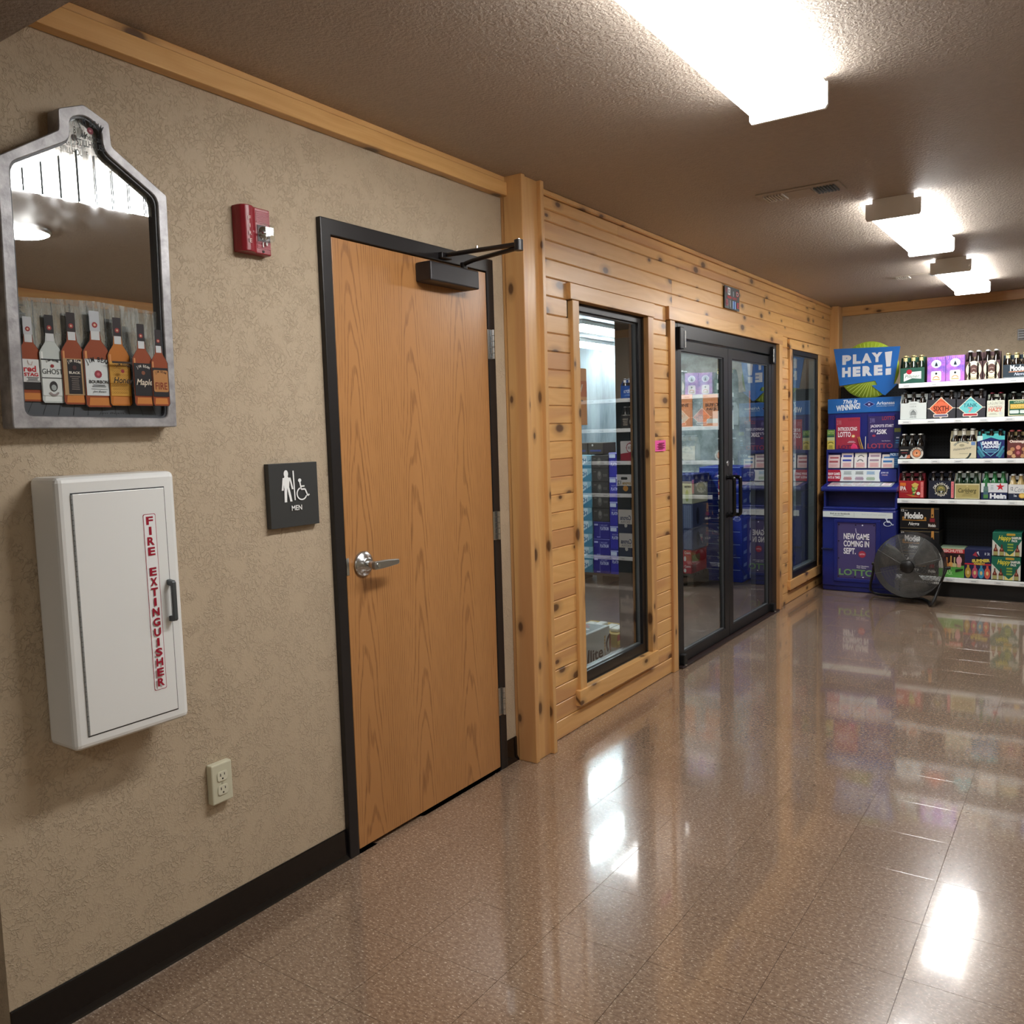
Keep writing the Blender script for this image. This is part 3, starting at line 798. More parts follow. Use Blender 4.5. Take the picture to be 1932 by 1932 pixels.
p.rect(1.136, 1.198, b-.0012, b-.0004, INK); beam(1.167, b-.010, .056, .012, INK)
p.ell(1.167, b-.036, .0095, .0095, '#8f3440', 10); p.ell(1.167, b-.036, .004, .004, '#b9606a', 10)
p.text('BOURBON', 1.143, 1.191, a+.029, a+.037, INK, .02); p.lines(1.148, 1.186, a+.020, a+.027, 2, '#4a4c4e', 3); p.stroke([(1.146, a+.016), (1.188, a+.015)], .0008, INK); p.text('Jim Beam', 1.15, 1.184, a+.006, a+.012, INK, .01, .3)
a, b = bottle_print(1.222, 1.503, 1.718, .056, '#b0691c', '#241c20', (.11, .5), '#c9983f', 4)
for k in range(9):
    for j in range(7):
        p.arc(1.20+.006*j+.003*(k % 2), a+.008+.0085*k, .0022, .0028, 0, 360, '#8a6122', 6)
p.rect(1.196, 1.248, b-.005, b, '#2a1c14'); beam(1.222, b-.012, .036, .007, '#33210f'); p.ell(1.222, b-.024, .0045, .0045, '#8c2a2c')
p.text('Honey', 1.197, 1.248, a+.026, a+.045, '#1f1610', .015, .25)
a, b = bottle_print(1.276, 1.503, 1.706, .052, AMB, '#241c20', (.12, .52), '#1e1b1f', 5)
beam(1.276, b-.012, .034, .0065, '#d5d0c8'); p.ell(1.276, b-.024, .005, .005, '#7a4a34'); p.text('Maple', 1.256, 1.300, a+.022, a+.042, '#d8cdbb', .012, .25)
a, b = bottle_print(1.322, 1.503, 1.695, .046, AMB, '#241c20', (.12, .5), '#1e1b1f', 6)
p.rect(1.302, 1.343, a+.012, b-.006, '#b07c48', .004); beam(1.3225, b-.014, .03, .006, '#3b2314'); p.text('FIRE', 1.306, 1.340, a+.018, a+.036, '#7b2f1c', .01)
p.text('Jim Beam', 1.15, 1.215, 1.480, 1.486, INK, .0, .2)
# crest in the cupola
beam(1.178, 2.152, .056, .017, '#20262c'); p.ell(1.179, 2.146, .008, .008, '#7a2c3e', 10); p.ell(1.179, 2.146, .003, .003, '#b9808a', 8)
p.text('American', 1.152, 1.206, 2.124, 2.137, '#20262c', .0, .3); p.text('STILLHOUSE', 1.143, 1.212, 2.106, 2.121, '#20262c', .012)
p.build('printed_picture', t)

# --- fire extinguisher cabinet
t = thing('extinguisher_cabinet', (XW, 1.156, .698), 'white metal fire extinguisher cabinet hung below the bar mirror', 'cabinet')
MB().box(0, .119, -.152, .150, 0, .639).build('cabinet_body', M_WHITE, t, .014, 3)
MB().box(.1185, .1196, -.1205, .1175, .0285, .6015).build('door_gap', mat('#3a3d40', .6), t)
dr = MB().box(.1188, .1212, -.1165, .1155, .0315, .5985).build('cabinet_door', M_WHITE, t, .0008)
hg = MB()
for k in range(48): hg.cyl((.1205, -.1188, .032+.01181*k), (.1205, -.1188, .032+.01181*k+.0105), .0021, n=6)
hg.build('piano_hinge', mat('#a4a8aa', .4, .5), dr)['kind'] = 'stuff'
MB().prism([(.1212, .26), (.141, .262), (.145, .266), (.145, .361), (.141, .365), (.1212, .367), (.1212, .353), (.136, .351), (.136, .276), (.1212, .274)], 'y', .1065, .1175).build('pull_handle', mat('#4e5457', .4, .3), dr, .0015)
p = Print((.1212, 0, 0), (0, 1, 0), (0, 0, 1), .0003)
R_ = '#9c1730'
p.rect(.052, .089, .092, .538, '#e9ebec', .004); p.rect(.0535, .0875, .0935, .5365, R_, .004); p.rect(.0549, .0861, .0949, .5351, '#eceef0', .004)
for k, ch in enumerate('FIRE EXTINGUISHER'):
    z = .530-.0254*k
    if ch != ' ':
        w = .0035 if ch == 'I' else .0095
        p.text(ch, .0705-w, .0705+w, z-.0205, z, R_, .035)
p.build('red_letter_label', dr)

# --- fire alarm strobe
t = thing('fire_strobe', (XW, 1.679, 1.944), 'red fire alarm horn with clear strobe lens on beige wall', 'alarm')
prof = [(0, -.057), (.018, -.057), (.034, -.053), (.043, -.044), (.046, -.033), (.044, -.02), (.037, -.008), (.033, -.004), (.033, .05), (.028, .054), (0, .055)]
MB().prism([(a, b) for a, b in prof], 'z', 0, .13).build('alarm_body', M_RED, t, .003)
g = MB()
for k in range(9): g.box(.033, .0345, .001, .049, .088+.004*k, .0902+.004*k)
for k in range(5): g.box(.033, .0345, .001, .049, .016+.004*k, .0182+.004*k)
g.build('grille_ribs', mat('#a83a4a', .35), t)['kind'] = 'stuff'
MB().cyl((.033, .022, .008), (.0345, .022, .008), .004, n=12).build('screw_hole', mat('#200508', .6), t)
MB().box(.033, .06, .002, .05, .034, .084).build('strobe_lens', M_CLEAR, t, .010, 3)
ml = MB().lathe([(.020, .0), (.016, .006), (.008, .010), (.004, .011)], (.035, .026, .06), 'x', 14)
ml.cyl((.05, .01, .058), (.05, .045, .062), .0035, n=8).build('strobe_reflector', mat('#c3c7ca', .16, 1.0), t)
MB().box(.0335, .0345, .004, .048, .036, .082).build('strobe_well', mat('#4a4446', .4, .3), t)
MB().box(.033, .037, .018, .022, .02, .034).box(.033, .04, .028, .034, .026, .034).build('lens_clip', mat('#d8d3d2', .3), t)
p = Print((.0463, -.047, 0), (0, 1, 0), (0, 0, 1), .0006)
for k, ch in enumerate('FIRE'):
    z = .098-.021*k; w = .0015 if ch == 'I' else .0045
    p.text(ch, .0145-w, .0145+w, z-.011, z, '#e3c6c4', .02)
p.build('white_letters', t)

# --- men's room sign
t = thing('restroom_sign', (XW, 1.782, 1.141), 'dark grey men restroom sign with white pictograms beside the oak door', 'sign')
MB().box(0, .02, -.0955, .0955, 0, .195).build('sign_plate', mat('#37393a', .4), t, .001)
p = Print((.02, -.0955, 0), (0, 1, 0), (0, 0, 1), .0004)
q = lambda a, b: (.191*a, .195*(1-b))
WHT = '#eef1f1'
def qp(pts): p.poly([q(*a) for a in pts], WHT)
p.ell(*q(.34, .165), .0085, .0115, WHT)
qp([(.30, .21), (.38, .21), (.385, .24), (.295, .24)])
qp([(.265, .225), (.425, .225), (.40, .30), (.39, .385), (.29, .385), (.28, .30)])
qp([(.265, .225), (.29, .24), (.275, .42), (.235, .42)]); qp([(.425, .225), (.40, .24), (.44, .41), (.475, .41)])
qp([(.29, .38), (.345, .38), (.33, .605), (.28, .605)]); qp([(.345, .38), (.39, .38), (.44, .60), (.395, .60)])
qp([(.467, .12), (.493, .12), (.507, .585), (.483, .585)])
a0, b1 = q(.525, .252); a1, b0 = q(.80, .592)
p.wheelchair(a0, a1, b0, b1, WHT)
p.text('MEN', *[.191*.41, .191*.625], *[.195*(1-.745), .195*(1-.665)], WHT, .02)
p.build('white_print', t)

# --- duplex outlet
t = thing('wall_outlet', (XW, 1.459, .386), 'ivory duplex wall outlet below the restroom sign', 'outlet')
IV = mat('#c9c7b0', .35)
MB().box(0, .024, -.034, .035, 0, .115).build('cover_plate', IV, t, .004)
for z in (.077, .037):
    r = MB().prism(rounded([(-.0165, z-.0135), (.0175, z-.0135), (.0175, z+.0145), (-.0165, z+.0145)], .009), 'x', .024, .0265).build('receptacle', mat('#d2d0bb', .3), t, .0008)
    MB().box(.0262, .0268, -.0075, -.005, z+.001, z+.009).box(.0262, .0268, .006, .0082, z+.0025, z+.009).cyl((.0262, .0005, z-.0065), (.0268, .0005, z-.0065), .0026, n=10).build('slots', mat('#1c1710', .7), r)
MB().cyl((.024, 0, .057), (.025, 0, .057), .003, n=10).build('cover_screw', mat('#a8a590', .4), t)

# --- metal sign over the glass doors
t = thing('age_sign', (.036, 5.495, 2.166), 'small dark metal sign with red and white lettering over the double doors', 'sign')
MB().box(0, .003, -.135, .135, 0, .143).build('sign_plate', mat('#33393d', .4, .2), t, .0012)
p = Print((.003, -.135, 0), (0, 1, 0), (0, 0, 1), .0004)
p.text('W', .012, .045, .094, .13, '#9a3a44', .03); p.rect(.055, .10, .088, .134, '#dfe2e6', .004); p.text('ID', .062, .092, .098, .124, '#5d6468', .03)
p.rect(.145, .165, .085, .118, '#8c98a2', .004); p.text('D', .205, .255, .090, .124, '#b8303c', .05); p.text('D', .211, .249, .095, .119, '#e2c7ca', .01)
p.text('BEER CAVE', .045, .215, .066, .082, '#c23a3c', .03)
p.text('B', .016, .06, .016, .058, '#a05a64', .05); p.rect(.085, .095, .01, .055, '#c9d2dc', .002); p.rect(.135, .195, .006, .056, '#9fc0e4'); p.rect(.153, .176, .006, .056, '#2f62b4'); p.text('E', .212, .256, .016, .052, '#b8404c', .05)
p.build('printed_letters', t)
# pink sticky note on the boards
t = thing('pink_note', (.027, 4.376, 1.285), 'bright pink sticky note on the boards beside the double doors', 'note')
MB().prism([(0, -.062), (.002, 0), (.006, .064), (.007, .064), (.003, 0), (.001, -.062)], 'z', 0, .06).build('note_paper', mat('#f25fae', .6), t)
p = Print((.0072, -.058, 0), (.006, .12, 0), (0, 0, 1), .0008)
p.lines(.02, .10, .012, .05, 3, '#8a2050', 4); p.build('handwriting', t)

# ================================================================ LOTTERY STAND
kx, ky = .398, 7.43
t = thing('lottery_stand', (kx, ky, 0), 'blue moulded lottery play stand with posters and topper sign in the far corner', 'kiosk')
hw = .29
# lower cabinet, slightly bowed front
bow = lambda d, e=0: [(-hw-e, d+.02), (-hw*.6-e, d+.004), (0, d), (hw*.6+e, d+.004), (hw+e, d+.02), (hw+e, .6), (-hw-e, .6)]
MB().prism(bow(.012), 'z', 0, .045).prism(bow(0), 'z', .04, .69).build('cabinet', M_BLUE, t, .012, 3)
MB().prism(bow(.006, -.004), 'z', .688, .712).build('cabinet_rim', M_BLUE, t, .008, 3)
MB().box(-hw+.02, hw-.02, .15, .58, .70, .845).build('recess_back', M_BLUE_D, t)
for x in (-hw, hw-.02): MB().box(x, x+.02, .06, .6, .70, .84).build('side_cheek', M_BLUE, t, .006)
# writing ledge
MB().prism([(-.008, .845), (-.012, .862), (-.004, .882), (.02, .887), (.24, .918), (.24, .845)], 'x', -hw-.005, hw+.008).build('writing_ledge', M_BLUE, t, .006, 3)
sh = MB().prism([(.014, .8885), (.23, .9185), (.23, .9200), (.014, .8900)], 'x', -.262, .255).build('clear_sheet', M_CLEAR, t)
p = Print((-.262, .014, .8872), (1, 0, 0), (0, .216, .030), .0002)
p.rect(.01, .515, .0, .205, '#e6e3e6')
for k in range(6):
    p.rect(.02+.082*k, .09+.082*k, .03, .19, ('#f0dfe2', '#e9ecf0', '#efe3e6')[k % 3]); p.lines(.03+.082*k, .08+.082*k, .05, .17, 6, '#c7a6b0', k)
p.rect(.43, .5, .14, .165, '#222226'); p.build('rules_sheet', t)
# front door panel with poster
fr = MB().ring([(-.187, .086), (.178, .086), (.178, .61), (-.187, .61)], [(-.16, .115), (.143, .115), (.143, .585), (-.16, .585)], 'y', -.008, .01).build('poster_frame', M_BLUE, t, .004)
MB().box(-.16, .143, -.002, .004, .115, .585).build('poster_board', mat('#453b6b', .25, 0, .5), fr)
MB().box(-hw-.001, -.20, -.001, .03, .352, .362).build('side_seam', mat('#0a1040', .6), t)
p = Print((-kx, -.0025, 0), (1, 0, 0), (0, 0, 1), .0004)
p.rect(.245, .535, .127, .572, '#4b4273')
for s, a, b in (('NEW GAME', .446, .497), ('COMING IN', .385, .436), ('SEPT.', .322, .374)):
    p.text(s, .288, {'NEW GAME': .491, 'COMING IN': .490, 'SEPT.': .386}[s], a, b, '#f2f0f4', .028)
p.ell(.436, .325, .030, .030, '#8c3550'); p.ell(.436, .325, .026, .026, '#b0364c'); p.text('LOTTO', .416, .456, .319, .331, '#f5e6ea', .02)
p.text('Your Numbers.', .392, .492, .221, .231, '#ece9f2', .02); p.text('Your Game.', .392, .468, .207, .217, '#ece9f2', .02)
p.text('LOTTO', .252, .527, .142, .196, '#6f9a66', .03)
p.stroke([(.383, .54), (.387, .51), (.395, .495)], .006, '#b9b4cf')
for a, b in ((.25, .567), (.383, .567), (.527, .567), (.25, .131), (.38, .131), (.25, .43), (.25, .285)): p.ell(a, b, .006, .005, '#0d0c1c', 10)
p.ell(.437, .567, .006, .006, '#eef0ff', 10); p.ell(.445, .133, .008, .004, '#eef0ff', 10)
p.build('game_poster', fr)
p = Print((-kx, -.004, 0), (1, 0, 0), (0, 0, 1), .0006)
p.poly([(.119, .629), (.40, .627), (.668, .629), (.668, .676), (.40, .680), (.119, .678)], '#dfe6e6')
p.text('find us on facebook', .178, .338, .653, .667, '#2b3236', .02); p.lines(.20, .29, .641, .648, 1, '#7d878a'); p.rect(.37, .372, .634, .672, '#aab3b5')
p.text('find us on our website', .43, .62, .652, .665, '#bccbd2', .0)
p.build('white_strip', t)
p = Print((-kx, .001, 0), (1, 0, 0), (0, 0, 1), .006); p.wheelchair(.598, .676, .566, .632, '#d7e2f5'); p.build('wheelchair_symbol', t)
# upper back board
UY = .22
MB().box(-.30, .29, UY, UY+.25, .885, 1.62).build('back_board', M_BLUE, t, .012, 3)
MB().box(-.298, .288, UY-.008, UY, 1.496, 1.618).build('header_panel', mat('#2568b4', .32, 0, .5), t, .003)
for x in (-.236, .03): MB().box(x, x+.208, UY-.006, UY, 1.19, 1.475).build('poster_pocket', mat('#23247a', .3), t, .002)
MB().box(-.298, .287, UY-.03, UY, 1.160, 1.19).build('pocket_ledge', M_BLUE, t, .006, 3)
MB().prism([(UY-.045, .915), (UY-.04, 1.022), (UY, 1.03), (UY, .915)], 'x', -.298, .262).build('slip_rack', M_BLUE, t, .004)
for x in (-.298, .275): MB().box(x, x+.013, UY-.05, UY, .9, 1.19).build('side_cheek', M_BLUE, t, .004)
p = Print((-kx, UY-.008, 0), (1, 0, 0), (0, 0, 1), .0005)
p.text('This is', .226, .342, 1.573, 1.607, '#eef4fb', .02, .35, skew=.006)
p.text('WINNING!', .171, .364, 1.512, 1.562, '#f1f4f8', .03, 0, skew=.018)
p.poly([(.39, 1.563), (.435, 1.589), (.482, 1.563), (.435, 1.538)], '#8d9bd8'); p.poly([(.397, 1.563), (.435, 1.584), (.475, 1.563), (.435, 1.543)], '#231f63')
st = lambda c, d, r: [(c+r*(1 if k % 2 == 0 else .42)*math.sin(k*PI/5), d+r*(1 if k % 2 == 0 else .42)*math.cos(k*PI/5)) for k in range(10)]
p.poly(st(.435, 1.563, .013), '#d9d4ee')
p.text('Arkansas', .493, .633, 1.556, 1.583, '#dde9f6', .02); p.text('Scholarship Lottery', .493, .632, 1.538, 1.551, '#b9d2ec', .01)
p.build('header_print', t)
p = Print((-kx, UY-.006, 0), (1, 0, 0), (0, 0, 1), .0005)
p.rect(.170, .364, 1.192, 1.457, '#a83347'); p.text('2X WIN', .176, .212, 1.398, 1.438, '#c98792', .0); p.text('LOTTO', .27, .36, 1.430, 1.447, '#8c2b3e', .02)
p.text('INTRODUCING', .186, .340, 1.346, 1.378, '#f1e6ea', .03); p.text('LOTTO', .186, .290, 1.294, 1.338, '#f6eef1', .03)
p.ell(.31, 1.300, .016, .014, '#d9883f'); p.ell(.31, 1.300, .011, .008, '#f0dfb4'); p.lines(.262, .33, 1.244, 1.26, 2, '#e9cfd6'); p.text('LOTTO', .19, .355, 1.194, 1.226, '#5e2152', .03)
p.rect(.430, .628, 1.192, 1.462, '#3a2f66'); p.text('2X WIN', .443, .480, 1.408, 1.446, '#8d84b8', .0); p.text('LOTTO', .538, .636, 1.428, 1.458, '#a63646', .02)
p.text('JACKPOTS START', .447, .628, 1.362, 1.392, '#e9e4f0', .03); p.text('AT $', .447, .49, 1.328, 1.352, '#efeaf5', .03); p.text('250K', .495, .577, 1.312, 1.352, '#f4f0f8', .03)
p.ell(.475, 1.300, .014, .010, '#a23a58'); p.text('Your Numbers.', .536, .605, 1.252, 1.26, '#d8d2e4', .01); p.text('LOTTO', .425, .622, 1.194, 1.236, '#a0415c', .03)
p.build('lottery_posters', t)
p = Print((-kx, UY-.0885, 0), (1, 0, 0), (0, .005, .107), .001)
p.rect(.100, .660, .920, 1.018, '#dfe6e8')
p.poly([(.100, .920), (.212, .920), (.220, .945), (.222, .97), (.220, .995), (.212, 1.018), (.100, 1.018)], '#b0203a')
p.text('DRAW GAMES', .108, .214, .972, .995, '#f0e3e6', .035); p.text('DAYS & TIMES', .106, .214, .942, .964, '#f0e3e6', .035)
p.poly([(.660, .920), (.536, .920), (.528, .95), (.528, .99), (.536, 1.018), (.660, 1.018)], '#27317f'); p.text('JOIN US', .540, .598, .985, 1.0, '#d9dcef', .03); p.text('ONLINE', .546, .592, .968, .980, '#b9a2bb', .03)
for cx, cols in ((.275, ('#8f979b', '#b23a48')), (.37, ('#7d868a', '#8f5a8c')), (.46, ('#7fb0d8', '#8fb08a'))):
    for j, c in enumerate(cols):
        z = .978-.047*j; p.lines(cx-.036, cx+.036, z, z+.028, 3, c, j+3)
p.build('draw_times_strip', t)
# topper sign
sg = MB().lathe([(0, 0), (.235, 0), (.235, .01), (0, .01)], (.427-kx, UY+.015, 1.848), 'y', 48).build('topper_disc', mat('#a6c13a', .4), t)
MB().box(-.02, .08, UY+.016, UY+.03, 1.55, 1.75).build('topper_stem', M_BLUE_D, t)
p = Print((-kx, UY+.005, 0), (1, 0, 0), (0, 0, 1), .0006)
for k in range(18):
    a = math.radians(-158+k*8); r0, r1 = .05, .225
    p.stroke([(.455+r0*math.cos(a), 1.80+r0*.6*math.sin(a)), (.427+r1*math.cos(a), 1.848+r1*math.sin(a))], .0035, '#bfd465')
for k in range(9):
    a = math.radians(60+k*8); p.stroke([(.427+.17*math.cos(a), 1.848+.17*math.sin(a)), (.427+.226*math.cos(a), 1.848+.226*math.sin(a))], .0035, '#bfd465')
p.build('sun_rays', sg)
bub = [(.145, 2.042), (.670, 2.024), (.624, 1.722), (.655, 1.722), (.558, 1.632), (.540, 1.640), (.452, 1.718), (.497, 1.722), (.479, 1.756), (.196, 1.728)]
MB().prism([(a-kx, b) for a, b in bub], 'y', UY-.006, UY+.004).build('speech_bubble', mat('#2268b8', .34, 0, .5), sg, .0012)
p = Print((-kx, UY-.006, 0), (1, 0, 0), (0, 0, 1), .0006)
LT = '#d4d8df'
for s, a, b, v0, v1 in (('P', .217, .290, 1.903, 1.983), ('L', .302, .366, 1.904, 1.984), ('A', .370, .452, 1.906, 1.986), ('Y', .450, .535, 1.908, 1.988), ('H', .216, .286, 1.799, 1.880), ('E', .302, .364, 1.799, 1.881), ('R', .380, .457, 1.799, 1.882), ('E', .470, .537, 1.799, 1.884)):
    p.text(s, a, b, v0, v1, LT, .07)
p.poly([(.554, 1.985), (.610, 1.989), (.598, 1.866), (.566, 1.865)], LT); p.poly([(.561, 1.797), (.602, 1.799), (.603, 1.852), (.561, 1.850)], LT)
p.build('play_here_letters', sg)
# play slips standing in the rack, pencils, leaflets
slips = [(-.236, 0.111, '#e6cfcf', '#b35a62', 'play slips with a maroon heading in the stand rack, first pocket'), (-.127, 0.126, '#e9d9db', '#3f4fa8', 'play slips with a blue and red heading in the second rack pocket'),
         (-.019, 0.126, '#e6e2da', '#77787a', 'play slips with a grey arched heading in the third rack pocket'), (.091, 0.126, '#ecdcdd', '#a88fa0', 'pale pink play slips in the fourth rack pocket'),
         (.196, 0.111, '#e3d9cf', '#3f7ab8', 'cream play slips with a blue logo box in the fifth rack pocket')]
def slip_stack(x, h, pc, hc, lab, k):
    o = thing('play_slips', (kx+x-.003, ky+UY-.021, 1.032), lab, 'play slips', 'play slip stacks in the lottery stand')
    MB().prism([(0, 0), (.006, 0), (.012, h), (.006, h)], 'x', -.047, .047).build('slip_stack_back', paper(pc), o)
    MB().prism([(-.012, 0), (-.005, 0), (.001, h*.72), (-.006, h*.72)], 'x', -.051, .046).build('slip_stack_front', paper('#e8e4e2' if k != 0 else pc), o)
    for nm, y0, hh, x0 in (('heading_back', .0, h, -.047), ('heading_front', -.0125, h*.72, -.05)):
        p = Print((x0, y0, 0), (1, 0, 0), (0, .006, hh), .0006)
        p.rect(.012, .083, hh-.034, hh-.018, hc) if k != 2 else p.arc(.047, hh-.045, .02, .028, 20, 160, hc, 10)
        if y0 < 0: p.rect(.012, .083, .006, hh-.045, '#e3bfc0'); p.lines(.014, .08, .012, hh-.05, 4, '#d69fa2', k)
        p.build(nm, o)
for k, a in enumerate(slips): slip_stack(*a, k)
o = thing('brochure_stack', (kx+.276-.03, ky+UY-.022, 1.031), 'blue leaflets with a white heading in the last rack pocket', 'leaflets')
MB().prism([(0, 0), (.01, 0), (.014, .125), (.004, .125)], 'x', -.042, .026).build('leaflets', paper('#2c5f9a'), o)
p = Print((-.042, 0, 0), (1, 0, 0), (0, .004, .13), .0006); p.text('PICK IT', .006, .072, .10, .122, '#cfdcea', .03); p.lines(.008, .07, .02, .085, 4, '#5c9ac0', 8); p.build('leaflet_print', o)
o = thing('scratch_leaflet', (kx-.268, ky+UY-.021, 1.191), 'yellow and green tall leaflet beside the red lottery poster', 'leaflet')
MB().box(-.03, .03, 0, .012, 0, .168).build('leaflet', paper('#d8c760'), o)
p = Print((-.03, 0, 0), (1, 0, 0), (0, 0, 1), .0006); p.rect(0, .06, .118, .168, '#5d8a45'); p.text('LOTTO', .006, .054, .132, .158, '#c9d98a', .02); p.rect(0, .06, .104, .118, '#2c5a50')
p.rect(0, .06, .075, .104, '#c9d3a2'); p.ell(.03, .052, .022, .012, '#6b6a28'); p.ell(.03, .047, .018, .010, '#e3d36a'); p.lines(.01, .05, .005, .035, 3, '#8f8a3c'); p.build('leaflet_print', o)
o = thing('dark_leaflet', (kx+.262, ky+UY-.021, 1.191), 'dark blue leaflet with olive top beside the purple lottery poster', 'leaflet')
MB().box(-.026, .026, 0, .012, 0, .17).build('leaflet', paper('#2b355e'), o)
p = Print((-.026, 0, 0), (1, 0, 0), (0, 0, 1), .0006); p.rect(.002, .05, .136, .168, '#7b8148'); p.lines(.01, .045, .08, .10, 1, '#c7cbe0', 2); p.lines(.008, .04, .04, .075, 2, '#4e8fc0', 5); p.build('leaflet_print', o)
for k, (dx, ang, c) in enumerate(((-.022, -.26, '#c2963f'), (-.012, -.2, '#b98a33'), (-.004, -.3, '#cfa64d'), (.014, .02, '#d8d3c8'))):
    o = MB().cyl((0, 0, 0), (.105*math.sin(ang), 0, .105*math.cos(ang)), .0035, n=6).build('golf_pencil', mat(c, .5), None)
    o.location = (kx+.0+dx, ky+UY-.018+.004*k*(-1), 1.191)
    tag(o, 'short pencil leaning between the two lottery posters: ' + ('dull gold, first', 'ochre, second', 'pale yellow, third', 'white, upright')[k], 'pencil', 'pencils on the stand ledge')
o = MB().prism([(-.03, 0), (.028, 0), (.02, .03), (-.008, .05), (-.03, .02)], 'y', 0, .01).build('pink_eraser', mat('#e0386f', .5), None, .004); o.location = (kx-.075, ky+UY-.022, 1.191)
tag(o, 'crumpled bright pink scrap on the ledge below the red lottery poster', 'scrap')

# ================================================================ FLOOR FAN
fx, fy, fz = .838, 7.2, .296
t = thing('floor_fan', (fx, fy, 0), 'round black metal floor fan on a bent tube stand before the shelves', 'fan')
R = .25
MB().ring([(R*math.cos(2*PI*k/40), fz+R*math.sin(2*PI*k/40)) for k in range(40)], [((R-.004)*math.cos(2*PI*k/40), fz+(R-.004)*math.sin(2*PI*k/40)) for k in range(40)], 'y', -.075, .085).build('fan_drum', M_FANBLK, t)
def grille(ys, dome, nm, nr):
    g = MB()
    for k in range(nr):
        r = .055+(R-.004-.055)*k/(nr-1)
        y = ys + dome*(1-(r/R)**2)
        g.tube([(r*math.cos(2*PI*i/30), y, fz+r*math.sin(2*PI*i/30)) for i in range(30)], .0015, 4, closed=True)
    for i in range(8):
        a = 2*PI*i/8+.3
        g.tube([(r*math.cos(a), ys+dome*(1-(r/R)**2), fz+r*math.sin(a)) for r in (.05, .12, .18, R)], .0019, 5)
    return g.build(nm, mat('#77797a', .4, .5), t)
grille(-.075, -.045, 'front_grille', 34)
grille(.085, .03, 'rear_grille', 10)
MB().lathe([(0, .128), (.044, .126), (.05, .118), (.05, .112), (0, .112)], (0, 0, fz), 'y', 24).build('hub_cap', M_FANBLK, t)
bl = MB()
for k in range(3):
    a0 = 2*PI*k/3+.5; pts = []
    for i in range(7):
        r = .04+.19*i/6
        for j in range(7):
            s = (j/6-.5)*(1.25-.25*i/6)
            a = a0+s+.25*i/6
            pts.append((r*math.cos(a), -.005+.045*(j/6-.5)*(1-.3*i/6), fz+r*math.sin(a)))
    bl.add(pts, [(i*7+j, i*7+j+1, i*7+j+8, i*7+j+7) for i in range(6) for j in range(6)], 0, True)
b = bl.build('fan_blades', pitted('dusty_blades', '#5a5852', '#8a8880', 18, .4, .7, .1), t)
so = b.modifiers.new('thick', 'SOLIDIFY'); so.thickness = .0016
MB().cyl((0, -.02, fz), (0, .09, fz), .042, n=20).build('motor', mat('#222224', .4), t)
st_ = [(-.262, .0, fz-.01), (-.275, .03, .22), (-.318, .14, .09), (-.322, .165, .045), (-.30, .175, .018), (-.25, .17, .012), (.0, .14, .012), (.075, .12, .012), (.13, .03, .012), (.168, -.125, .012), (.18, -.14, .022), (.196, -.12, .06), (.232, -.04, .2), (.258, .0, fz-.01)]
MB().tube(st_, .0105, 10).build('tube_stand', M_FANBLK, t)
MB().cyl((.249, 0, fz-.012), (.285, 0, fz-.006), .013, n=14).cyl((-.249, 0, fz-.012), (-.278, 0, fz-.006), .013, n=14).build('pivot_knob', M_FANBLK, t)
p = Print((-.09, -.083, fz-.108), (1, .0, -.02), (0, .02, 1), .0)
p.ell(.012, .005, .012, .012, '#9aa0a2', 14); p.stroke([(.005, -.002), (.019, .012)], .004, '#3a3c3e')
for k in range(5): p.poly([(.032+.012*k, -.007), (.041+.012*k, -.007), (.045+.012*k, .013), (.036+.012*k, .013)], '#8a8f90')
for k in range(14): p.poly([(.135+.0125*k, -.010), (.1445+.0125*k, -.010), (.149+.0125*k, .008), (.1395+.0125*k, .008)], '#a9aeae')
p.build('brand_band', t)

# ================================================================ SHELVING
GX0, GX1, GY = .688, 2.55, 7.5
t = thing('gondola_shelving', (GX0, GY, 0), 'black pegboard shop shelving with white lipped shelves along the back wall', 'shelving')
MB().box(.11-GX0, GX1-GX0, .545, .575, 0, 1.735).build('pegboard_back', M_PEG, t)
MB().box(0, GX1-GX0, .01, .545, .12, .155).build('base_deck', M_GONDOLA, t)
MB().box(0.01, GX1-GX0, .06, .545, 0, .12).build('kick_plate', mat('#0b0b0d', .5), t)
for z in (.165, .788, 1.107, 1.424, 1.713):
    m = .0
    s = MB().box(0, GX1-GX0, .012, .545, z-.03, z-.002).build('shelf', M_GONDOLA if z < 1.7 else M_GONDOLA, t)
    MB().prism([(-.004, z-.034), (.0, z-.037), (.014, z-.036), (.014, z), (.002, z+.001), (-.002, z-.002)], 'x', .0, GX1-GX0).build('price_rail', M_LIP, s, .0015)
    rr = random.Random(int(z*100)); x = .03
    while x < GX1-GX0-.1:
        p = Print((0, -.004, z-.034), (1, 0, 0), (0, .002, .033), .0012)
        p.rect(x, x+.062, .004, .028, '#e2e6e6'); p.lines(x+.006, x+.05, .010, .020, 1, '#9aa4a8', int(x*100)); x += rr.uniform(.13, .22)
        p.build('price_tag', s)
    if z > .2:
        for x in (.012, .91, 1.84): MB().prism([(.06, z-.03), (.545, z-.03), (.545, z-.11), (.4, z-.06)], 'x', x, x+.004).build('shelf_bracket', M_GONDOLA, s)
for x in (.0, .90, 1.83): MB().box(x, x+.03, .52, .545, 0, 1.735).build('upright', M_GONDOLA, t)

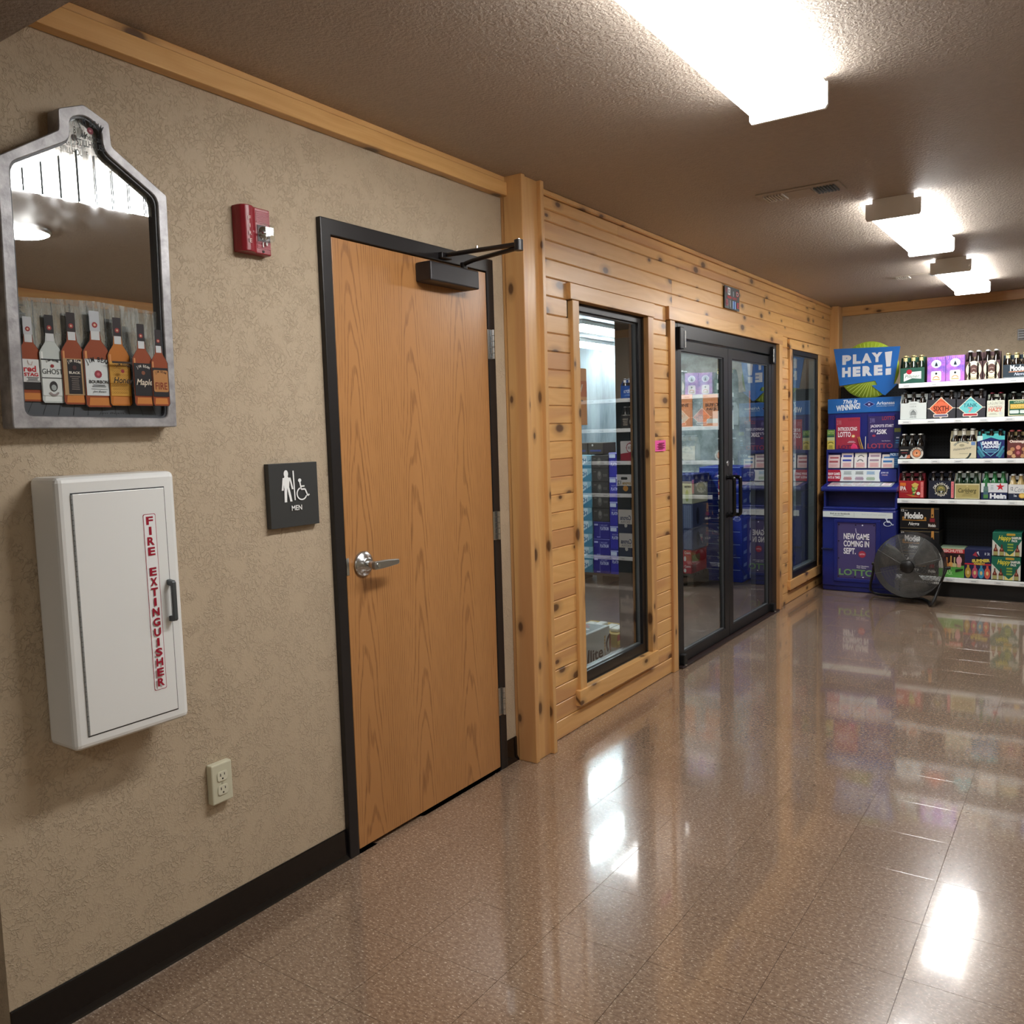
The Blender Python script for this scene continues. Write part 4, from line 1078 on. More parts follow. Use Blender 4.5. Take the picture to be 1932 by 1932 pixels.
# ================================================================ BEER ON THE SHELVES
FY = 7.522
_bm = {}
def bottle_mesh(h, col, band=None):
    key = (h, col)
    if key not in _bm:
        r = .0305; k = h/.225
        prof = [(0, .0005), (r*.9, 0), (r, .006), (r, .118*k), (r*.93, .135*k), (.0185, .163*k), (.0145, .18*k), (.0125, .208*k), (.0145, .209*k), (.0145, .216*k), (.012, .217*k), (0, .217*k)]
        m = N('bottle_glass_' + col); m.base(lin(col)); m.pr(Roughness=.08, Specular_IOR_Level=.7, Coat_Weight=.4)
        _bm[key] = MB().lathe(prof, n=12).mesh('bottle', m.m)
    return _bm[key]
_cm = {}
def cap_mesh(h, col):
    key = (h, col)
    if key not in _cm:
        k = h/.225
        _cm[key] = MB().lathe([(.0158, .2115*k), (.0163, .214*k), (.0145, .2215*k), (.009, .2235*k), (0, .224*k)], n=12).mesh('bottle_cap', mat(col, .3, .5))
    return _cm[key]
_nm = {}
def neck_mesh(h, col, z0, z1):
    key = (h, col, z0, z1)
    if key not in _nm:
        k = h/.225
        rr = lambda z: .0308 if z < .135 else max(.0148, .0195-(z-.155)*.3)
        zs = [z0+(z1-z0)*i/4 for i in range(5)]
        _nm[key] = MB().lathe([(rr(z)+.0006, z*k) for z in zs], n=12).mesh('neck_label', mat(col, .4))
    return _nm[key]

def six_pack(label, x0, w, z0, hp, hb, carton, bottle='#2a1a12', cap='#9a9a98', neck=None, nz=(.165, .205), deco=None, nx=3, d=.132, handle=None, group='bottle packs on the shelves', cat='beer pack', side=None, bump=0):
    t = thing('bottle_carrier', (x0+w/2, FY+d/2, z0), label, cat, group)
    M = carton if not isinstance(carton, str) else paper(carton)
    Mh = paper(handle) if handle else M; Ms = paper(side) if side else M
    hh = hb*.93
    c = MB(); a = w/2; b = d/2; tk = .0018
    if bump: c.prism([(-a, 0), (a, 0), (a, hp-bump), (a*.42, hp-bump), (a*.28, hp), (-a*.28, hp), (-a*.42, hp-bump), (-a, hp-bump)], 'y', -b, -b+tk)
    else: c.box(-a, a, -b, -b+tk, 0, hp)
    c.box(-a, a, b-tk, b, 0, hp).box(-a, a, -b, b, 0, tk)
    for s in (-1, 1):
        c.prism([(-b, 0), (b, 0), (b, hp), (.012, hh), (-.012, hh), (-b, hp-bump)], 'x', s*a-(tk if s > 0 else 0), s*a+(0 if s > 0 else tk), 1)
    c.build('carrier', [M, Ms], t)
    hd = MB().box(-a, a, -tk/2, tk/2, tk, hp+.25*(hh-hp)).box(-a, a, -tk, tk, hp+.55*(hh-hp), hh)
    hd.box(-a, -a*.8, -tk/2, tk/2, hp, hh).box(a*.8, a, -tk/2, tk/2, hp, hh)
    hd.build('carry_handle', Mh, t)
    for j in (-1, 1):
        for i in range(nx):
            bx = (i-(nx-1)/2)*(w-.006)/nx
            o = part('bottle', bottle_mesh(hb, bottle), t, (bx, j*.0325, .002))
            part('bottle_cap', cap_mesh(hb, cap), o)
            if neck and j < 0: part('neck_label', neck_mesh(hb, neck, *nz), o)
    if deco:
        p = Print((-a, -b, 0), (1, 0, 0), (0, 0, 1), .0005); deco(p, w, hp); p.build('front_label', t)
    return t

def closed_box(label, x0, w, z0, h, d, col, deco=None, cat='beer pack', group='cartons on the shelves', side_deco=None, name='beer_carton', lid=None):
    t = thing(name, (x0+w/2, FY+d/2, z0), label, cat, group)
    M = col if not isinstance(col, str) else paper(col)
    MB().box(-w/2, w/2, -d/2, d/2, 0, h).build('carton', M, t, .0025)
    if lid: MB().box(-w/2+.002, w/2-.002, -d/2+.002, d/2-.002, h-.001, h+.002).build('carton_lid', paper(lid), t)
    if deco:
        p = Print((-w/2, -d/2, 0), (1, 0, 0), (0, 0, 1), .0005); deco(p, w, h); p.build('front_label', t)
    if side_deco:
        p = Print((w/2, -d/2, 0), (0, 1, 0), (0, 0, 1), .0005); side_deco(p, d, h); p.build('side_label', t)
    return t

# --- top shelf
Z = 1.715
def d_pils(p, w, h):
    p.poly([(w*.15, h*.12), (w*.15, h*.62), (w*.3, h*.72), (w*.86, h*.76), (w*.86, h*.26), (w*.5, h*.32)], '#e8eeec')
    p.text('Pilsner', w*.2, w*.8, h*.34, h*.56, '#4c7a68', .0, .2); p.ell(w*.37, h*.74, w*.11, h*.16, '#b5243a')
six_pack('dark green bottle carrier with white script label and red seal, first on the top shelf', .694, .18, Z, .121, .222, '#2c5a4c', '#12241a', '#c9bd84', '#d9cb92', (.17, .205), d_pils, side='#17231f')
def d_gal(p, w, h):
    for k in range(9): p.poly([(w*(.02+.107*k), h*.88), (w*(.05+.107*k), h*.88), (w*(.06+.107*k), h), (w*(.035+.107*k), h)], '#d98ac0'); p.z -= p.step
    p.ell(w*.5, h*.72, w*.27, h*.16, '#e7ecf6'); p.ell(w*.5, h*.72, w*.2, h*.12, '#b9cfdf'); p.poly([(w*.42, h*.63), (w*.58, h*.63), (w*.56, h*.70), (w*.5, h*.80), (w*.44, h*.70)], '#1b2333')
    p.rect(w*.22, w*.77, .003, h*.43, '#e9e6ea', w*.09); p.ell(w*.5, h*.33, w*.06, h*.045, '#1d2a24'); p.arc(w*.5, h*.1, w*.14, w*.2, 15, 165, '#d99a6a', 12); p.rect(w*.3, w*.7, h*.07, h*.11, '#b9a35a')
closed_box('purple starry four-pack carton next to the green carrier', .891, .131, Z, .194, .13, M_GALAXY, d_gal)
closed_box('purple starry four-pack carton beside the brown and cream packs', 1.024, .132, Z, .198, .13, M_GALAXY, d_gal)
def d_brown(p, w, h):
    p.ell(w*.5, h*.56, w*.45, h*.46, '#e9dcbb', 28); p.poly([(w*.1, .004), (w*.9, .004), (w*.82, h*.25), (w*.18, h*.25)], '#e9dcbb'); p.ell(w*.5, h*.56, w*.37, h*.37, '#cdbb93', 28); p.ell(w*.5, h*.56, w*.35, h*.35, '#efe4c8', 28)
    p.ell(w*.5, h*.57, w*.24, h*.25, '#5a3f3a', 24); p.arc(w*.5, h*.52, w*.1, w*.15, 30, 150, '#a08a80', 10); p.poly([(w*.36, h*.38), (w*.64, h*.38), (w*.5, h*.46)], '#efe4c8')
    p.arc(w*.5, h*.4, w*.36, w*.40, 230, 310, '#7a6a48', 10)
for x, lab in ((1.159, 'brown four-pack carrier with cream oval portrait label beside the purple cartons'), (1.279, 'brown four-pack carrier with cream oval portrait label beside the dark navy carrier')):
    six_pack(lab, x, .118, Z, .142, .226, '#4a3336', '#15110f', '#dfe3e6', '#e6e9ec', (.15, .175), d_brown, nx=2, d=.12)
def d_negra(p, w, h):
    p.poly([(w*.22, h*.42), (w*.98, h*.44), (w*.98, h*.50), (w*.22, h*.48)], '#c98a6a'); p.text('Modelo', w*.27, w*.95, h*.5, h*.95, '#e8ecec', .04); p.text('Negra', w*.42, w*.82, h*.1, h*.38, '#c9d4e8', .02, .4)
    p.rect(.002, w-.002, .003, .006, '#9aa3a8')
six_pack('dark grey-blue carrier with gold foil bottle tops, last in view on the top shelf', 1.414, .176, Z, .10, .188, '#2c3a45', '#1c130d', '#d9c98a', '#e3d6a4', (.14, .205), d_negra)
def d_blue(p, w, h): p.text('Ultra', w*.2, w*.8, h*.4, h*.75, '#c9d6ea', .02, .3); p.lines(w*.2, w*.8, h*.15, h*.3, 2, '#8fb0dc')
six_pack('bright blue carrier with silver topped bottles, past the navy carrier', 1.612, .17, Z, .12, .19, '#2458b0', '#3a2a1a', '#d9dee4', '#dfe3e8', (.15, .205), d_blue)

# --- second shelf
Z = 1.426
def d_white(p, w, h):
    p.lines(w*.34, w*.64, h*.83, h*.9, 2, '#b4bab9', 3); p.text('1554', w*.38, w*.60, h*.68, h*.76, '#7a8282', .0, 0, 1.2); p.arc(w*.5, h*.36, w*.13, w*.15, 0, 360, '#b0b7b6', 20)
    p.poly([(w*.40, h*.24), (w*.60, h*.24), (w*.60, h*.40), (w*.5, h*.54), (w*.40, h*.40)], '#7d8686'); p.rect(w*.45, w*.47, h*.26, h*.4, '#c9d0cf'); p.rect(w*.52, w*.54, h*.26, h*.4, '#c9d0cf')
    p.text('ALE', w*.36, w*.62, h*.09, h*.17, '#8d9595', .02)
six_pack('white carrier with small grey house emblem, first on the second shelf', .697, .194, Z, .142, .218, '#d9e1df', '#15120f', '#3a3a3c', None, deco=d_white, bump=.012)
def diamond(c1, c2, txt, sub, ban, tc):
    def f(p, w, h):
        p.rect(.001, w*.99, h*.52, h*.55, '#e3dccb')
        p.poly([(w*.06, h*.535), (w*.48, h*1.12), (w*.92, h*.535), (w*.48, -.0)], '#eadfc8')
        p.poly([(w*.09, h*.535), (w*.48, h*1.08), (w*.89, h*.535), (w*.48, .006)], c1); p.arc(w*.48, h*.72, w*.14, w*.17, 25, 155, c2, 12)
        if sub == '7': p.text('TANK', w*.24, w*.72, h*.56, h*.76, tc, .02, skew=.0); p.text('7', w*.40, w*.58, h*.28, h*.55, '#d98a90', .04)
        else: p.text('SIXTH', w*.22, w*.76, h*.38, h*.66, tc, .03); p.text('GLASS', w*.34, w*.66, h*.26, h*.35, '#a03c24', .03)
        p.rect(w*.22, w*.74, h*.07, h*.24, '#e0d9cf', .006); p.rect(w*.245, w*.715, h*.105, h*.205, ban, .003)
    return f
six_pack('charcoal carrier with orange diamond label on the second shelf', .896, .203, Z, .15, .22, '#3a3a40', '#17110f', '#8f9396', None, deco=diamond('#e0704e', '#b34a2c', 'SIXTH', 'GLASS', '#6d6b86', '#6b2a1c'), handle='#5f6166')
six_pack('charcoal carrier with turquoise diamond label on the second shelf', 1.104, .2, Z, .146, .22, '#3a3a40', '#17110f', '#8f9396', None, deco=diamond('#6fc9cc', '#3f9aa4', 'TANK', '7', '#b5353c', '#23707c'), handle='#5f6166')
def d_lag(p, w, h): p.text('LAGUNITAS', w*.08, w*.9, h*.74, h*.92, '#7d8274', .0, 0, 1.3); p.text('UNLIMITED', w*.12, w*.84, h*.56, h*.66, '#9a5a50', .0); p.text('HAZY', w*.1, w*.86, h*.32, h*.56, '#d98a78', .05); p.ell(w*.78, h*.2, w*.1, h*.1, '#d3d9d6'); p.lines(w*.1, w*.6, h*.12, h*.24, 2, '#b9bfae')
six_pack('pale cream four-pack with dark red bottle caps on the second shelf', 1.312, .121, Z, .126, .186, '#dfe3d3', '#15110f', '#6a2230', None, deco=d_lag, nx=2, side='#23242a')
def d_max(p, w, h):
    p.rect(.004, w-.004, .004, h-.004, '#e6e0b8'); p.rect(.010, w-.010, .010, h-.010, '#2c5f46'); p.text('LAGUNITAS', w*.3, w*.98, h*.78, h*.9, '#c9d9b8', .02)
    p.rect(w*.12, w*.96, h*.44, h*.72, '#d9b24a'); p.text('MAXIMUS', w*.15, w*.96, h*.48, h*.69, '#e6cc74', .05); p.rect(w*.1, w*.55, h*.16, h*.36, '#dbe6e4', .006); p.rect(w*.6, w*.95, h*.16, h*.36, '#dbe6e4', .006)
six_pack('green and yellow fronted four-pack at the end of the second shelf', 1.452, .134, Z, .128, .186, '#26302a', '#15110f', '#9aa3a0', '#b9a35a', (.15, .165), d_max, nx=2)
six_pack('nearly black carrier past the green four-pack on the second shelf', 1.605, .18, Z, .12, .21, '#2a2422', '#1a120d', '#b9b9b6', '#d3d0c6', (.13, .16), lambda p, w, h: (p.ell(w*.35, h*.5, w*.12, h*.3, '#c9c3b4'), p.lines(w*.55, w*.9, h*.2, h*.8, 4, '#b0a898', 6)))

# --- third shelf
Z = 1.11
def d_badge(p, w, h):
    p.lines(w*.06, w*.4, h*.62, h*.78, 1, '#b9aea2', 3); p.lines(w*.1, w*.36, h*.42, h*.55, 1, '#7a2f30', 4); p.poly([(-.0, .004), (w*.12, h*.32), (w*.22, h*.1), (w*.3, h*.36), (w*.44, .004)], '#b9bfc2'); p.poly([(w*.3, .004), (w*.36, h*.3), (w*.46, h*.34), (w*.46, .004)], '#c9785a')
    p.ell(w*.72, h*.44, w*.26, h*.48, '#d9d3c8', 28); p.ell(w*.72, h*.44, w*.18, h*.34, '#2a2320', 24); p.ell(w*.72, h*.44, w*.16, h*.30, '#d98a5f', 24); p.poly([(w*.62, h*.3), (w*.82, h*.3), (w*.76, h*.56), (w*.68, h*.56)], '#e6b48a'); p.ell(w*.72, h*.46, w*.035, h*.08, '#5a2f1c', 12)
    p.arctext('PREMIUM', w*.72, h*.44, w*.195, 150, 30, .012, '#3a332e', .02)
six_pack('black carrier with round orange badge, alone at the start of the third shelf', .69, .186, Z, .1, .2, '#17171a', '#120e0c', '#d3d3cf', None, deco=d_badge)
def d_weih(p, w, h):
    p.arc(w*.47, h*.5, w*.33, w*.40, 150, 50, '#4a5552', 16); p.arctext('BAYERISCHE STAATS', w*.47, h*.5, w*.345, 147, 53, .009, '#d9d5c0', .02); p.text('Weihenstephaner', w*.12, w*.82, h*.40, h*.58, '#6c716c', .0, .2, skew=.02)
    p.arc(w*.42, h*.4, w*.33, w*.40, 240, 350, '#2f3a36', 14); p.lines(w*.35, w*.7, h*.25, h*.34, 1, '#b7b39a'); p.ell(w*.45, h*.78, w*.1, h*.08, '#a9a386', 14); p.rect(w*.8, w*.95, h*.78, h*.98, '#6f93c9')
six_pack('cream carrier with white necked bottles, between the empty gap and the teal carrier', 1.064, .184, Z, .132, .232, '#d8d0b2', '#1c130d', '#dfe0da', '#d9d8cc', (.165, .208), d_weih)
def d_sam(p, w, h):
    p.poly([(0, h*.78), (.0, h), (w*.18, h), (w*.18, h*1.1), (w*.32, h*1.1), (w*.34, h), (w*.6, h), (w*.62, h*1.1), (w*.76, h*1.1), (w*.78, h), (w, h), (w, h*.82), (w*.8, h*.82), (w*.5, h*.93), (w*.2, h*.82)], '#5cc9cc'); p.poly([(0, h*.75), (0, h*1.0), (w*.2, h*1.0), (w*.2, h*.82)], '#d9f0f0')
    for s in (1, -1):
        for k in range(8): p.ell(w*.5+s*w*(.24+.03*k), h*(.12+.055*k), w*.05, h*.04, '#4f9ab4', 8); p.ell(w*.5+s*w*(.32+.02*k), h*(.06+.04*k), w*.05, h*.04, '#3a8298', 8)
    p.poly([(w*.12, h*.72), (w*.88, h*.72), (w*.8, h*.35), (w*.5, h*.08), (w*.2, h*.35)], '#7cc0dc'); p.poly([(w*.14, h*.80), (w*.86, h*.80), (w*.77, h*.37), (w*.5, h*.11), (w*.23, h*.37)], '#232e6e'); p.poly([(w*.2, h*.8), (w*.8, h*.8), (w*.5, h*.93)], '#232e6e')
    p.text('SAMUEL', w*.17, w*.83, h*.60, h*.76, '#e6ecf6', .06); p.text('ADAMS', w*.22, w*.8, h*.45, h*.59, '#dfe6f4', .06); p.lines(w*.28, w*.74, h*.24, h*.42, 2, '#6fb4d4', 7)
six_pack('navy carrier with turquoise top and shield label on the third shelf', 1.252, .186, Z, .172, .222, '#27306e', '#2a1a12', '#274a5a', None, deco=d_sam, handle='#57c2c2')
def d_omm(p, w, h):
    p.text('Ommegang', w*.1, w*.98, h*.82, h*1.02, '#e9d9cf', .05)
    for k, (a, b, r) in enumerate(((.12, .3, .13), (.24, .5, .1), (.85, .3, .13), (.74, .5, .1), (.3, .12, .1), (.68, .12, .1))): p.ell(w*a, h*b, w*r, h*r*1.1, ('#c9a27a', '#b98a5f')[k % 2], 12)
    p.rect(w*.36, w*.62, h*.1, h*.7, '#7a2f34', .01); p.ell(w*.49, h*.6, w*.1, h*.12, '#d98f7f'); p.ell(w*.49, h*.3, w*.08, h*.1, '#b86a74')
six_pack('reddish brown illustrated carrier at the end of the third shelf', 1.454, .15, Z, .135, .212, '#6a3a36', '#1c130f', '#b05a5a', None, deco=d_omm, handle='#b9a878')
def d_red(p, w, h): p.poly([(0, 0), (w, 0), (w, h*.36), (w*.3, h*.45), (0, h)], '#a3243a'); p.ell(w*.42, h*.66, w*.24, h*.27, '#a3243a', 8); p.ell(w*.42, h*.66, w*.19, h*.21, '#dfe0e0', 20); p.text('ICE', w*.3, w*.54, h*.6, h*.72, '#7a3040', .03)
closed_box('white and red carton past the brown illustrated carrier', 1.615, .18, Z, .19, .14, '#d9dadb', d_red)

# --- fourth shelf
Z = .791
def d_ipa(p, w, h):
    p.text('IPA', w*.05, w*.30, h*.44, h*.68, '#eadfdc', .05); p.rect(w*.05, w*.28, h*.70, h*.88, '#d9762f'); p.lines(w*.06, w*.36, h*.34, h*.38, 1, '#d99a94')
    for k in range(14):
        r = random.Random(k); p.ell(w*(.62+r.uniform(-.09, .09)), h*(.38+r.uniform(-.24, .26)), w*.05, h*.07, ('#6a9a3f', '#9cc25c', '#cfd08a', '#3f7a34')[k % 4], 8)
    p.poly([(w*.5, h*.78), (w*.58, h*.62), (w*.72, h*.62), (w*.8, h*.8), (w*.64, h*.9)], '#d9bb5f'); p.ell(w*.78, h*.28, w*.07, h*.09, '#e4e4dc'); p.poly([(w*.28, h*.22), (w*.55, h*.08), (w*.85, h*.1), (w*.5, h*.2)], '#c97a3f')
    p.rect(w*.87, w*.97, h*.07, h*.93, '#e88a88'); p.lines(w*.895, w*.945, h*.1, h*.9, 9, '#b23a44', 5)
six_pack('red carrier with green hops picture, first on the fourth shelf', .694, .188, Z, .142, .215, '#a5242c', '#2a1a14', '#7a6a66', None, deco=d_ipa, handle='#7a2634')
def d_obs(p, w, h):
    p.ell(w*.5, h*.5, w*.24, h*.34, '#c9bf94', 26); p.ell(w*.5, h*.5, w*.215, h*.31, '#1d2030', 26); p.ell(w*.5, h*.5, w*.17, h*.25, '#7d7a4a', 22); p.poly([(w*.36, h*.44), (w*.64, h*.44), (w*.58, h*.32), (w*.42, h*.32)], '#20242c'); p.poly([(w*.5, h*.26), (w*.56, h*.44), (w*.47, h*.42)], '#cfd4d2'); p.arc(w*.5, h*.52, w*.06, w*.1, 20, 160, '#c9b35c', 8)
    p.arctext('OBSIDIAN', w*.5, h*.48, w*.235, 158, 22, .018, '#d9dad6', .03); p.arctext('STOUT', w*.5, h*.52, w*.30, 222, 318, .018, '#d9dad6', .03)
    p.rect(w*.885, w*.985, h*.06, h*.95, '#e88a90'); p.lines(w*.91, w*.96, h*.1, h*.9, 9, '#b23a4a', 6)
six_pack('dark navy carrier with round emblem and pink side strip on the fourth shelf', .912, .186, Z, .144, .216, '#1f2334', '#1b1615', '#5a545a', None, deco=d_obs)
def d_carl(p, w, h):
    p.rect(.004, w-.004, .004, h-.004, '#d9d6ae'); p.rect(.010, w-.008, .008, h-.010, '#b3a66c'); p.text('Carlsberg', w*.15, w*.86, h*.34, h*.70, '#4a4a2a', .015, .2); p.poly([(w*.32, h*.3), (w*.5, h*.38), (w*.8, h*.3), (w*.5, h*.34)], '#4a4a2a'); p.lines(w*.3, w*.7, h*.2, h*.25, 1, '#7d7648'); p.poly([(w*.46, h*.86), (w*.54, h*.86), (w*.5, h*.78)], '#d9cf96')
six_pack('gold carrier with dark green bottles on the fourth shelf', 1.1, .178, Z, .122, .216, '#c9c4a0', '#12301e', '#d3d6d0', None, deco=d_carl, handle='#c3cfc9')
def d_hein(p, w, h):
    p.rect(.0, w, h*.44, h, '#dfe4ea'); p.poly([(w*.73+w*.17*(1 if k % 2 == 0 else .4)*math.sin(k*PI/5), h*.78+h*.25*(1 if k % 2 == 0 else .4)*math.cos(k*PI/5)) for k in range(10)], '#d02438'); p.text('Hein', w*.34, w*.96, h*.06, h*.38, '#e9eef4', .06); p.lines(w*.36, w*.48, h*.6, h*.9, 3, '#a9b6c0', 3)
    p.poly([(w*.1, h*.06), (w*.27, h*.06), (w*.28, h*.6), (w*.24, h*.85), (w*.235, h*1.25), (w*.15, h*1.25), (w*.145, h*.85), (w*.09, h*.6)], '#2f7a46'); p.rect(w*.1, w*.27, h*.52, h*.8, '#5f7f7c'); p.rect(w*.1, w*.27, h*.1, h*.3, '#58904f'); p.rect(w*.1, w*.27, h*.3, h*.5, '#4c6c80')
six_pack('white and navy carrier with red star and bright green bottles', 1.285, .178, Z, .127, .214, '#1f2a55', '#1f6a38', '#5a7a6c', None, deco=d_hein, handle='#d3d8d6')
def d_cor(p, w, h):
    p.rect(0, w, h*.42, h, '#e3e6e6'); p.text('12', w*.1, w*.2, h*.62, h*.84, '#59616e', .03); p.text('Corona', w*.26, w*.9, h*.52, h*.84, '#8d96a0', .0, .3); p.text('le', w*.24, w*.36, h*.2, h*.36, '#c9d3dc', .03); p.ell(w*.58, h*.28, w*.14, h*.17, '#d9a53f'); p.ell(w*.58, h*.28, w*.1, h*.12, '#efcf74')
six_pack('white and navy carrier with silver capped clear bottles at the fourth shelf end', 1.468, .16, Z, .118, .194, '#232c44', '#b5a06a', '#e3e7e8', '#dcdcd6', (.12, .15), d_cor, handle='#d8d8d2')
def d_cor12(p, w, h): p.rect(0, w, h*.4, h, '#dfe2e2'); p.rect(w*.4, w*.75, h*.72, h*.86, '#1c1e22', .008); p.text('Corona', w*.08, w*.68, h*.46, h*.64, '#a8893f', .03); p.text('12', w*.74, w*.94, h*.46, h*.68, '#4a505a', .03); p.ell(w*.5, h*.26, w*.14, h*.15, '#d99a34')
closed_box('white and navy twelve bottle carton past the clear bottles on the fourth shelf', 1.645, .2, Z, .185, .15, '#2a2f3c', d_cor12)

# --- base deck
Z = .166
def d_mod(p, w, h):
    p.rect(.004, w-.004, h*.93, h*.955, '#7a6a4a'); p.rect(.004, w-.004, h*.05, h*.07, '#7a6a4a'); p.text('12', w*.03, w*.11, h*.80, h*.91, '#e4e6e4', .04); p.lines(w*.12, w*.20, h*.82, h*.88, 1, '#b0b0ac')
    p.poly([(w*.06, h*.40), (w*.68, h*.40), (w*.68, h*.46), (w*.4, h*.43), (w*.06, h*.46)], '#b5833c'); p.text('Modelo', w*.12, w*.60, h*.48, h*.78, '#eceeec', .05); p.ell(w*.09, h*.52, w*.03, h*.06, '#b5833c', 10); p.ell(w*.65, h*.52, w*.03, h*.06, '#b5833c', 10); p.text('Negra', w*.22, w*.5, h*.14, h*.34, '#dfe2e0', .02, .4)
    p.poly([(w*.72, h*.06), (w*.92, h*.06), (w*.93, h*.35), (w*.88, h*.62), (w*.875, h*.98), (w*.79, h*.98), (w*.78, h*.62), (w*.71, h*.35)], '#2a1710'); p.poly([(w*.795, h*.55), (w*.87, h*.55), (w*.865, h*.98), (w*.80, h*.98)], '#c08a46'); p.rect(w*.77, w*.89, h*.36, h*.52, '#8c2430'); p.text('Modelo', w*.73, w*.92, h*.14, h*.28, '#e8e6e0', .04); p.ell(w*.83, h*.66, w*.02, h*.05, '#3a2a1c', 10)
md = closed_box('black twelve bottle carton with gold trim, bottom of the stack behind the fan', .708, .29, Z, .181, .24, '#151416', d_mod, group='black bottle cartons behind the fan', side_deco=lambda p, w, h: (p.rect(.004, w-.004, h*.93, h*.95, '#5a4c34'), p.lines(w*.3, w*.7, h*.3, h*.7, 3, '#3c342a')))
dup(md, (md.location.x, md.location.y, Z+.1855), 'black twelve bottle carton with gold trim, middle of the stack behind the fan')
dup(md, (md.location.x-.003, md.location.y, Z+.371), 'black twelve bottle carton with gold trim, top of the stack above the fan')
def d_des(p, w, h):
    p.rect(0, w, h*.84, h*.98, '#c0303a'); p.text('DESCHUTES', w*.06, w*.94, h*.865, h*.965, '#f3c9c4', .04); p.rect(0, w, h*.42, h*.84, '#2a1518'); p.rect(0, w, h*.0, h*.42, '#5aa84a'); p.text('TY', w*.3, w*.5, h*.2, h*.32, '#c9e6b4', .03); p.text('PACK', w*.25, w*.55, h*.08, h*.2, '#a9dc94', .03); p.rect(0, w*.18, h*.3, h*.84, '#d5d3cc')
    for k, (x, c, t_) in enumerate(((.32, '#c97f42', .55), (.48, '#d9a45c', .72), (.62, '#c9c08a', .6), (.8, '#d8a08a', .85))): p.rect(w*(x-.08), w*(x+.08), h*.36, h*(.36+.22*t_), c, .006); p.rect(w*(x-.025), w*(x+.025), h*.4, h*(.5+.34*t_), c)
    p.ell(w*.8, h*.6, w*.11, h*.14, '#e0a0a8', 14)
    p.poly([(w*.66, h*.18), (w*.96, h*.26), (w*.96, h*.32), (w*.66, h*.28)], '#23331f')
closed_box('red and green variety carton with bottle pictures beside the fan', .998, .181, Z, .23, .2, '#b8b08a', d_des, lid='#8fa48a')
def d_sum(p, w, h):
    p.rect(0, w, h*.47, h*.52, '#c03040'); p.ell(w*.52, h*.66, w*.13, h*.1, '#15141c'); p.poly([(w*.3, h*.8), (w*.42, h*.92), (w*.5, h*.74)], '#b03a4a'); p.poly([(w*.45, h*.9), (w*.52, h*.94), (w*.56, h*.78)], '#d9dce8')
    p.text('SUMMER', w*.28, w*.96, h*.55, h*.66, '#e0cf5a', .06, skew=.008); p.text('VARIETY', w*.34, w*.78, h*.47, h*.56, '#d9c24a', .05); p.text('12', w*.76, w*.95, h*.82, h*.9, '#c9d0e0', .03)
    for x, c in ((.14, '#b8963c'), (.4, '#c0566c'), (.64, '#3f90b4'), (.87, '#c85a4a')): p.ell(w*x, h*.2, w*.115, h*.19, c, 16); p.rect(w*(x-.04), w*(x+.04), h*.33, h*.46, c); p.ell(w*x, h*.2, w*.05, h*.07, '#d9c98a', 10)
closed_box('navy summer variety carton with four coloured bottles', 1.181, .183, Z, .232, .2, '#22264f', d_sum, lid='#2c3350')
def d_hap(p, w, h):
    p.poly([(0, h*.05), (0, h*.7), (w*.45, h*.16), (w*.45, .004), (0, .004)], '#d9ddd4'); p.poly([(w, h*.05), (w, h*.7), (w*.72, h*.16), (w*.72, .004), (w, .004)], '#d9ddd4'); p.poly([(w*.46, .004), (w*.74, .004), (w*.74, h*.2), (w*.6, h*.06), (w*.46, h*.2)], '#e3d884')
    p.text('Happy', w*.2, w*.66, h*.62, h*.88, '#d6d34a', .03, .3); p.text('SAMPLER', w*.66, w*.99, h*.74, h*.84, '#e3ece4', .05); p.text('PACK', w*.66, w*.86, h*.62, h*.72, '#e3ece4', .05); p.rect(w*.48, w*.78, h*.88, h*.97, '#c9a53f', .006)
    for k in range(3): p.rect(w*.52, w*.72, h*(.48-.12*k), h*(.55-.12*k), '#8fae4a', .003)
    for x in (.12, .33, .86): p.poly([(w*(x-.075), .004), (w*(x+.075), .004), (w*(x+.075), h*.26), (w*(x+.025), h*.38), (w*(x+.02), h*.5), (w*(x-.02), h*.5), (w*(x-.025), h*.38), (w*(x-.075), h*.26)], '#6a2f22'); p.rect(w*(x-.07), w*(x+.07), h*.04, h*.2, '#a9a86a'); p.ell(w*x, h*.3, w*.03, h*.05, '#b8705a', 10)
hp = closed_box('green sampler carton with brown bottle pictures, lower of two on the deck', 1.367, .196, Z, .184, .22, '#1f6a56', d_hap, group='green sampler cartons')
dup(hp, (hp.location.x+.003, hp.location.y, Z+.187), 'green sampler carton with brown bottle pictures, upper of two on the deck')
def d_corx(p, w, h):
    p.rect(0, w, h*.38, h, '#dcdcd8'); p.text('Corona', w*.42, w*.92, h*.55, h*.76, '#2b3a6a', .03, .1); p.text('EXTRA', w*.46, w*.9, h*.42, h*.52, '#9a9a98', .02); p.poly([(w*.12, h*.06), (w*.3, h*.06), (w*.31, h*.4), (w*.25, h*.66), (w*.24, h*.92), (w*.18, h*.92), (w*.17, h*.66), (w*.11, h*.4)], '#c9a24a'); p.rect(w*.12, w*.3, h*.22, h*.38, '#dfe0d8'); p.ell(w*.66, h*.32, w*.07, h*.08, '#d6d9d4'); p.rect(w*.04, w*.12, h*.8, h*.94, '#2a3150')
cx = closed_box('white and navy bottle carton with gold bottle picture, lower one past the green cartons', 1.59, .235, Z, .23, .24, '#2b3350', d_corx, group='white and navy cartons on the deck')
dup(cx, (cx.location.x+.004, cx.location.y, Z+.234), 'white and navy bottle carton with gold bottle picture, upper one past the green cartons')

